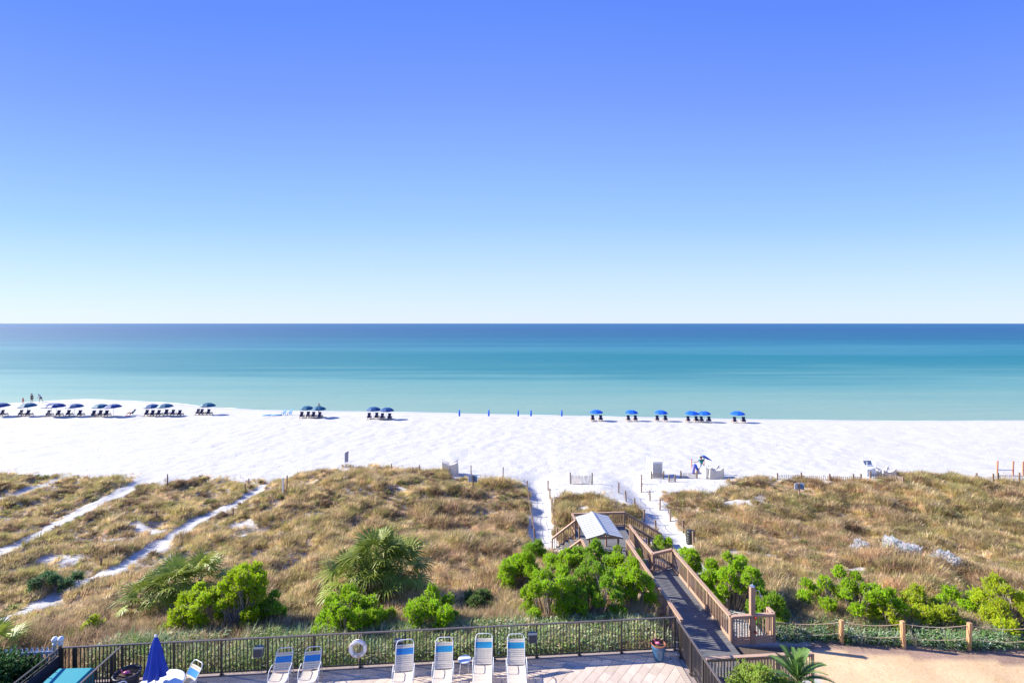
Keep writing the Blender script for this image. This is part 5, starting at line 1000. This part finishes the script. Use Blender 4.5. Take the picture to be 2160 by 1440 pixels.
# attendant carrying a folded umbrella
x, y = at(1480, 999); z = fzz(x, y); J = stand(0, .1, .35); J['neck'] = (-.03, 0, 1.44); J['head'] = (-.08, .0, 1.64); J['shL'] = (-.22, .0, 1.38); J['elL'] = (-.42, .05, 1.18); J['wrL'] = (-.62, .08, 1.16); J['shR'] = (.16, 0, 1.38); J['elR'] = (.30, -.05, 1.5); J['wrR'] = (.10, -.02, 1.66); J['knL'] = (-.22, .05, .52); J['anL'] = (-.42, .0, .12); J['toL'] = (-.56, .02, .07); J['knR'] = (.12, .03, .48); J['anR'] = (.22, 0, .08); J['toR'] = (.08, .03, .035)
person('beach attendant in a teal shirt carrying a folded blue umbrella', x, y, z, J, cloth('tealshirt', (.01, .22, .22)), cloth('paleshorts', (.55, .58, .70)), 0, 1.06)
t = thing('carried_umbrella', 'folded blue umbrella over the shoulder of the beach attendant', 'umbrella', (x + .12, y, z + 1.80), 0); obj('pole', MB().tube([(-1.0, 0, .62), (1.0, 0, -.42)], .018, 6).mesh('pole', M_WHITE, True), t); obj('folded_canopy', MB().tube([(-.05, 0, .13), (.1, 0, .06), (.5, 0, -.17), (.95, 0, -.40)], [.04, .13, .11, .03], 9).mesh('folded_canopy', M_UBR, True), t)

# ------------------------------------------------------------------ gear on the upper beach
def gear_cover(label, px, py, w_, d_, h_, seed, tone=M_TARP, sag=.22):
    x, y = at(px, py); r = random.Random(seed); t = thing('gear_cover', label, 'cover', (x, y, fzz(x, y)), R(6)); V = []; nx_, nz_ = 28, 6
    per = []
    for i in range(nx_):
        f = i / nx_ * 4; s = f % 1; c = [(-1, -1), (1, -1), (1, 1), (-1, 1)]; a = c[int(f) % 4]; b = c[(int(f) + 1) % 4]; per.append(((a[0] + (b[0] - a[0]) * s) * w_ / 2, (a[1] + (b[1] - a[1]) * s) * d_ / 2, s))
    for j in range(nz_ + 1):
        for i, (x_, y_, s) in enumerate(per):
            top = h_ * (1 - sag * 4 * s * (1 - s)); fold = .05 * math.sin(i * 2.3 + j * .4) * (1 - j / nz_ * .5); k2 = 1 + .10 * (1 - j / nz_); V.append((x_ * k2 + fold, y_ * k2 + fold * .7, top * j / nz_))
    F = [(j * nx_ + i, j * nx_ + (i + 1) % nx_, (j + 1) * nx_ + (i + 1) % nx_, (j + 1) * nx_ + i) for j in range(nz_) for i in range(nx_)]
    c0 = len(V); V.append((0, 0, h_ * (1 - sag * 1.3))); F += [(nz_ * nx_ + i, nz_ * nx_ + (i + 1) % nx_, c0) for i in range(nx_)]
    obj('tarp', MB().add(V, F).mesh('tarp', tone), t)
    for sx_ in (-1, 1):
        for sy_ in (-1, 1): obj('corner_post', MB().tube([(sx_ * w_ * .47, sy_ * d_ * .47, 0), (sx_ * w_ * .49, sy_ * d_ * .49, h_ * 1.06)], .03, 6).mesh('corner_post', M_WHITE), t)
    return t
gear_cover('white sagging tarp over stacked beach gear at the dune edge', 949, 999, 1.6, 1.1, 1.35, 1)
gear_cover('wide cream tarp over beach gear right of the attendant', 1507, 1006, 1.5, 1.0, 1.15, 2, sag=.3)
gear_cover('narrow cream tarp bundle at the attendant feet', 1492, 1006, .7, .8, 1.2, 3, sag=.15)
gear_cover('white folded tarp heap above the right slat fence', 1868, 1003, 1.4, 1.0, .85, 4, sag=.45)
for px, lb in ((1384, 'white upright storage cabinet left of the attendant'),):
    x, y = at(px, 1003); t = thing('storage_box', lb, 'cabinet', (x, y, fzz(x, y)), ROT); obj('cabinet_body', MB().box((0, 0, .78), (1.05, .8, 1.56)).mesh('cabinet_body', M_WHITE), t)
    for z in (.35, .78, 1.2): obj('drawer_front', MB().box((.02, -.41, z), (.92, .03, .36)).mesh('drawer_front', M_TARP), t)
    obj('lid', MB().box((0, 0, 1.59), (1.15, .9, .06)).mesh('lid', M_WHITE), t)
x, y = at(1372, 1000); t = thing('lifeguard_chair', 'white slatted stand frame left of the storage cabinet', 'stand', (x, y, fzz(x, y)), ROT)
for sx_ in (-1, 1):
    for sy_ in (-1, 1): obj('leg', MB().beam((sx_ * .35, sy_ * .4, 0), (sx_ * .25, sy_ * .3, 1.9), .06, .06).mesh('leg', M_WHITE), t)
for z in (.5, 1.0, 1.5): obj('crossbar', MB().box((0, -.36 + z * .03, z), (.62, .04, .07)).mesh('crossbar', M_WHITE), t)
obj('seat', MB().box((0, 0, 1.3), (.55, .6, .05)).mesh('seat', M_WHITE), t)
x, y = at(1832, 1003); t = thing('beach_stand', 'white stand with a grey sling seat left of the folded tarp', 'stand', (x, y, fzz(x, y)), ROT)
for sx_ in (-1, 1):
    for sy_ in (-1, 1): obj('leg', MB().beam((sx_ * .45, sy_ * .35, 0), (sx_ * .42, sy_ * .3, 1.5 if sy_ < 0 else 1.75), .05, .05).mesh('leg', M_WHITE), t)
obj('sling_seat', MB().add([(-.42, .2, 1.45), (.42, .2, 1.45), (.38, 0, 1.1), (-.38, 0, 1.1), (.36, -.3, 1.0), (-.36, -.3, 1.0)], [(0, 1, 2, 3), (3, 2, 4, 5)]).mesh('sling_seat', cloth('greysling', (.30, .33, .42))), t); obj('cabinet_base', MB().box((0, 0, .4), (.9, .65, .7)).mesh('cabinet_base', M_WHITE), t)
# attendant's blue chairs stack with wooden posts
x, y = at(1467, 997); t = thing('chair_stack', 'blue cushions and wooden poles stacked beside the attendant', 'stack', (x, y, fzz(x, y)))
obj('pole', MB().beam((-.35, .1, 0), (-.38, .1, 1.5), .08, .08).mesh('pole', M_REDPOST), t); obj('pole', MB().beam((-.15, -.05, 0), (.0, -.05, 1.0), .07, .07).mesh('pole', M_REDPOST), t); obj('pole', MB().beam((.95, .1, 0), (.95, .1, 1.45), .07, .07).mesh('pole', M_REDPOST), t)
obj('cushion', MB().box((-.28, -.08, .42), (.2, .35, .85), Matrix.Rotation(R(12), 3, 'Y')).mesh('cushion', cloth('violet', (.25, .25, .62))), t); obj('cushion', MB().box((.12, -.05, .55), (.2, .3, .9), Matrix.Rotation(R(-25), 3, 'Y')).mesh('cushion', M_UBR), t)
# red posts with rail, right
for px0, lb in ((2103, 'pair of orange wooden posts joined by a grey rail on the right beach'), (2157, 'cut-off orange post pair at the right photo edge')):
    x, y = at(px0, 1001); t = thing('volleyball_posts', lb, 'posts', (x, y, fzz(x, y))); 
    for xx in (0, 1.65): obj('post', MB().beam((xx, 0, -.1), (xx + .05, 0, 1.45), .12, .12).mesh('post', M_REDPOST), t)
    obj('rail', MB().box((.84, 0, .52), (1.55, .05, .10)).mesh('rail', M_SIGN), t)
# white flag sign and white pipe
x, y = at(732, 992); t = thing('beach_flag', 'pale rectangular banner on a thin pole behind the mound crest', 'banner', (x, y, fzz(x, y))); obj('pole', MB().tube([(-.25, 0, 0), (-.25, 0, 1.9)], .02, 6).mesh('pole', M_WHITE), t); obj('banner', MB().add([(-.23, 0, .95), (.12, .02, 1.05), (.16, .04, 2.2), (-.23, 0, 2.0), (-.23, .02, .95), (.12, .04, 1.05), (.16, .06, 2.2), (-.23, .02, 2.0)], [(0, 1, 2, 3), (7, 6, 5, 4), (0, 4, 5, 1), (1, 5, 6, 2), (2, 6, 7, 3)]).mesh('banner', mat('banner', (.45, .46, .52), .7)), t)
def post(label, px, py, h, w_=.10, m=M_OLDPOST, nm='wooden_post', group='old wooden posts on the dunes', tilt=2.0):
    x, y = at(px, py, gz); return obj(nm, MB().lathe([(w_ * .5, -.15), (w_ * .5, h - .02), (w_ * .4, h), (0, h)], 8).mesh(nm, m), None, (x, y, fzz(x, y)), (R(random.uniform(-tilt, tilt)), R(random.uniform(-tilt, tilt)), random.random()), None, label, 'post', group)
post('white pipe post standing on the left dune slope', 597, 1046, 1.5, .16, M_WHITE, 'white_pipe', None, 1)
for px, py, h, lb in ((353, 1030, 1.3, 'stout brown post beside the second sand path'), (525, 1030, .8, 'brown post above the third sand path at the beach edge'), (518, 1042, .9, 'thin post just below the beach edge post'), (492, 1090, .8, 'thin weathered post left of the sand path bend'), (605, 1040, 1.4, 'brown post just right of the white pipe'), (213, 1195, .55, 'short stub post between the left sand paths'), (826, 992, .8, 'short post on the crest of the central mound'), (885, 997, .8, 'post on the crest left of the sagging white tarp'), (994, 1008, 1.35, 'post with dark top right of the sagging white tarp'), (1061, 1008, 1.15, 'post on the crest left of the sand path'), (330, 1095, .7, 'faint stub in the brown grass above the middle path')): post(lb, px, py, h)
def rope_line(label, L_, h, closed=False, rope=True, name='post_and_rope_fence'):
    x0, y0 = at(*L_[0], gz); O_ = Vector((x0, y0, fzz(x0, y0))); t = thing(name, label, 'fence', O_); tops = []
    for px, py in L_:
        x, y = at(px, py, gz); z = fzz(x, y); obj('post', bmesh_box(.10, .10, h + .2, M_OLDPOST, 'post'), t, Vector((x, y, z + h / 2 - .1)) - O_, (R(random.uniform(-3, 3)), R(random.uniform(-4, 2)), random.random())); tops.append(Vector((x, y, z + h * .78)) - O_)
    for a, b in zip(tops[:-1], tops[1:]):
        P = [a.lerp(b, k_ / 6) - Vector((0, 0, .12 * 4 * (k_ / 6) * (1 - k_ / 6))) for k_ in range(7)]; obj('rope', MB().tube(P, .014, 4).mesh('rope', M_OLDPOST), t)
        if rope == 2: P = [p - Vector((0, 0, h * .35)) for p in P]; obj('rope', MB().tube(P, .014, 4).mesh('rope', M_OLDPOST), t)
rope_line('rope fence along the left side of the left sand path', [(1112, 1034), (1115, 1055), (1119, 1085), (1123, 1112), (1128, 1142)], .95, rope=2)
rope_line('rope fence along the right side of the left sand path', [(1156, 1035), (1160, 1053), (1164, 1075), (1168, 1097), (1175, 1140)], .95)
rope_line('rope fence along the left side of the right sand path', [(1305, 1038), (1320, 1058), (1339, 1076), (1359, 1101), (1383, 1122)], .95)
rope_line('rope fence along the right side of the right sand path', [(1353, 1022), (1353, 1038), (1371, 1057), (1392, 1076), (1414, 1100), (1441, 1126), (1462, 1150)], .98, rope=2)
def slat_fence(label, L_, h, sp=.09, posts=True):
    W = [at(*p, gz) for p in L_]; O_ = Vector((*W[0], fzz(*W[0]))); t = thing('sand_fence', label, 'fence', O_, 0, 'slatted sand fences'); acc = 0
    sm = bmesh_box(.045, .012, h, M_SLAT, 'slat')
    for (a, b) in zip(W[:-1], W[1:]):
        A = Vector(a); B = Vector(b); D = (B - A).length; n_ = max(2, int(D / sp))
        for i in range(n_):
            q = A.lerp(B, i / n_); obj('slat', sm, t, Vector((q.x, q.y, fzz(q.x, q.y) + h / 2 - .05)) - O_, (R(random.uniform(-3, 3)), R(random.uniform(-5, 5)), math.atan2(B.y - A.y, B.x - A.x)))
        za = fzz(A.x, A.y); zb = fzz(B.x, B.y)
        for f in (.3, .75): obj('wire', MB().tube([Vector((A.x, A.y, za + h * f)) - O_, Vector((B.x, B.y, zb + h * f)) - O_], .006, 4).mesh('wire', M_SLAT), t)
    if posts:
        for a in (W if posts == 2 else (W[0], W[-1])): obj('post', bmesh_box(.11, .11, h + .35, M_OLDPOST, 'post'), t, Vector((a[0], a[1], fzz(*a) + h / 2)) - O_)
slat_fence('free-standing slatted fence section on open sand between the two paths', [(1203, 1020), (1226, 1022), (1249, 1022)], .95, .12, 1)
slat_fence('short slat fence in front of the storage cabinet', [(1374, 1009), (1400, 1009)], .6, .10, 1)
slat_fence('tiny slat fence right of the right sand path', [(1411, 1015), (1424, 1015)], .55, .12, 1)
slat_fence('slat fence left of the attendant', [(1436, 1008), (1470, 1008)], .6, .12, 1)
slat_fence('long slat fence on the crest of the right dune', [(1640, 1010), (1690, 1010), (1750, 1013), (1800, 1015), (1816, 1015)], .5, .16, 2)
slat_fence('curved slat fence half buried below the folded tarp', [(1836, 1012), (1870, 1013), (1893, 1018), (1905, 1026)], .7, .13, 1)
slat_fence('slat fence at the right edge near the orange posts', [(2060, 1016), (2095, 1016), (2105, 1015), (2150, 1014), (2190, 1012)], .7, .15, 2)
def sign(label, px, py, h, w_, hh_):
    x, y = at(px, py, gz); t = thing('dune_sign', label, 'sign', (x, y, fzz(x, y))); obj('post', MB().box((0, 0, h / 2), (.09, .09, h)).mesh('post', M_WOODV), t)
    obj('panel', MB().box((-w_ / 2 - .02, .02, h - hh_ / 2), (w_, .03, hh_), Matrix.Rotation(R(20), 3, 'Z')).mesh('panel', M_SIGN), t, label='pale panel'); obj('panel', MB().box((w_ / 2 - .02, .02, h - hh_ / 2), (w_, .03, hh_), Matrix.Rotation(R(-30), 3, 'Z')).mesh('panel', M_SIGNB), t, label='blue panel')
sign('two-panel pale and blue sign on the crest of the central mound', 998, 1040, 1.5, .42, .62)
sign('two-panel pale and blue sign on the right dune', 1686, 1056, 1.45, .42, .55)
x, y = at(1456, 1147, gz); t = thing('trash_bin', 'round black ribbed bin at the end of the right sand path', 'bin', (x, y, fzz(x, y))); prof = [(0, 0), (.27, 0), (.28, .1)]
for i in range(5): z = .12 + i * .13; prof += [(.30, z), (.30, z + .05), (.275, z + .06), (.275, z + .12)]
obj('bin_body', MB().lathe(prof, 20).mesh('bin_body', M_BIN, True), t); obj('lid', MB().lathe([(.31, .80), (.31, .86), (.27, .95), (.1, 1.0), (0, 1.0)], 20).mesh('lid', M_BIN, True), t)
for s in (-1, 1): obj('handle', MB().box((s * .31, 0, .6), (.05, .12, .05)).mesh('handle', M_BIN), t)
print('tris', sum(len(p.data.polygons) for p in bpy.data.objects if p.type == 'MESH'))
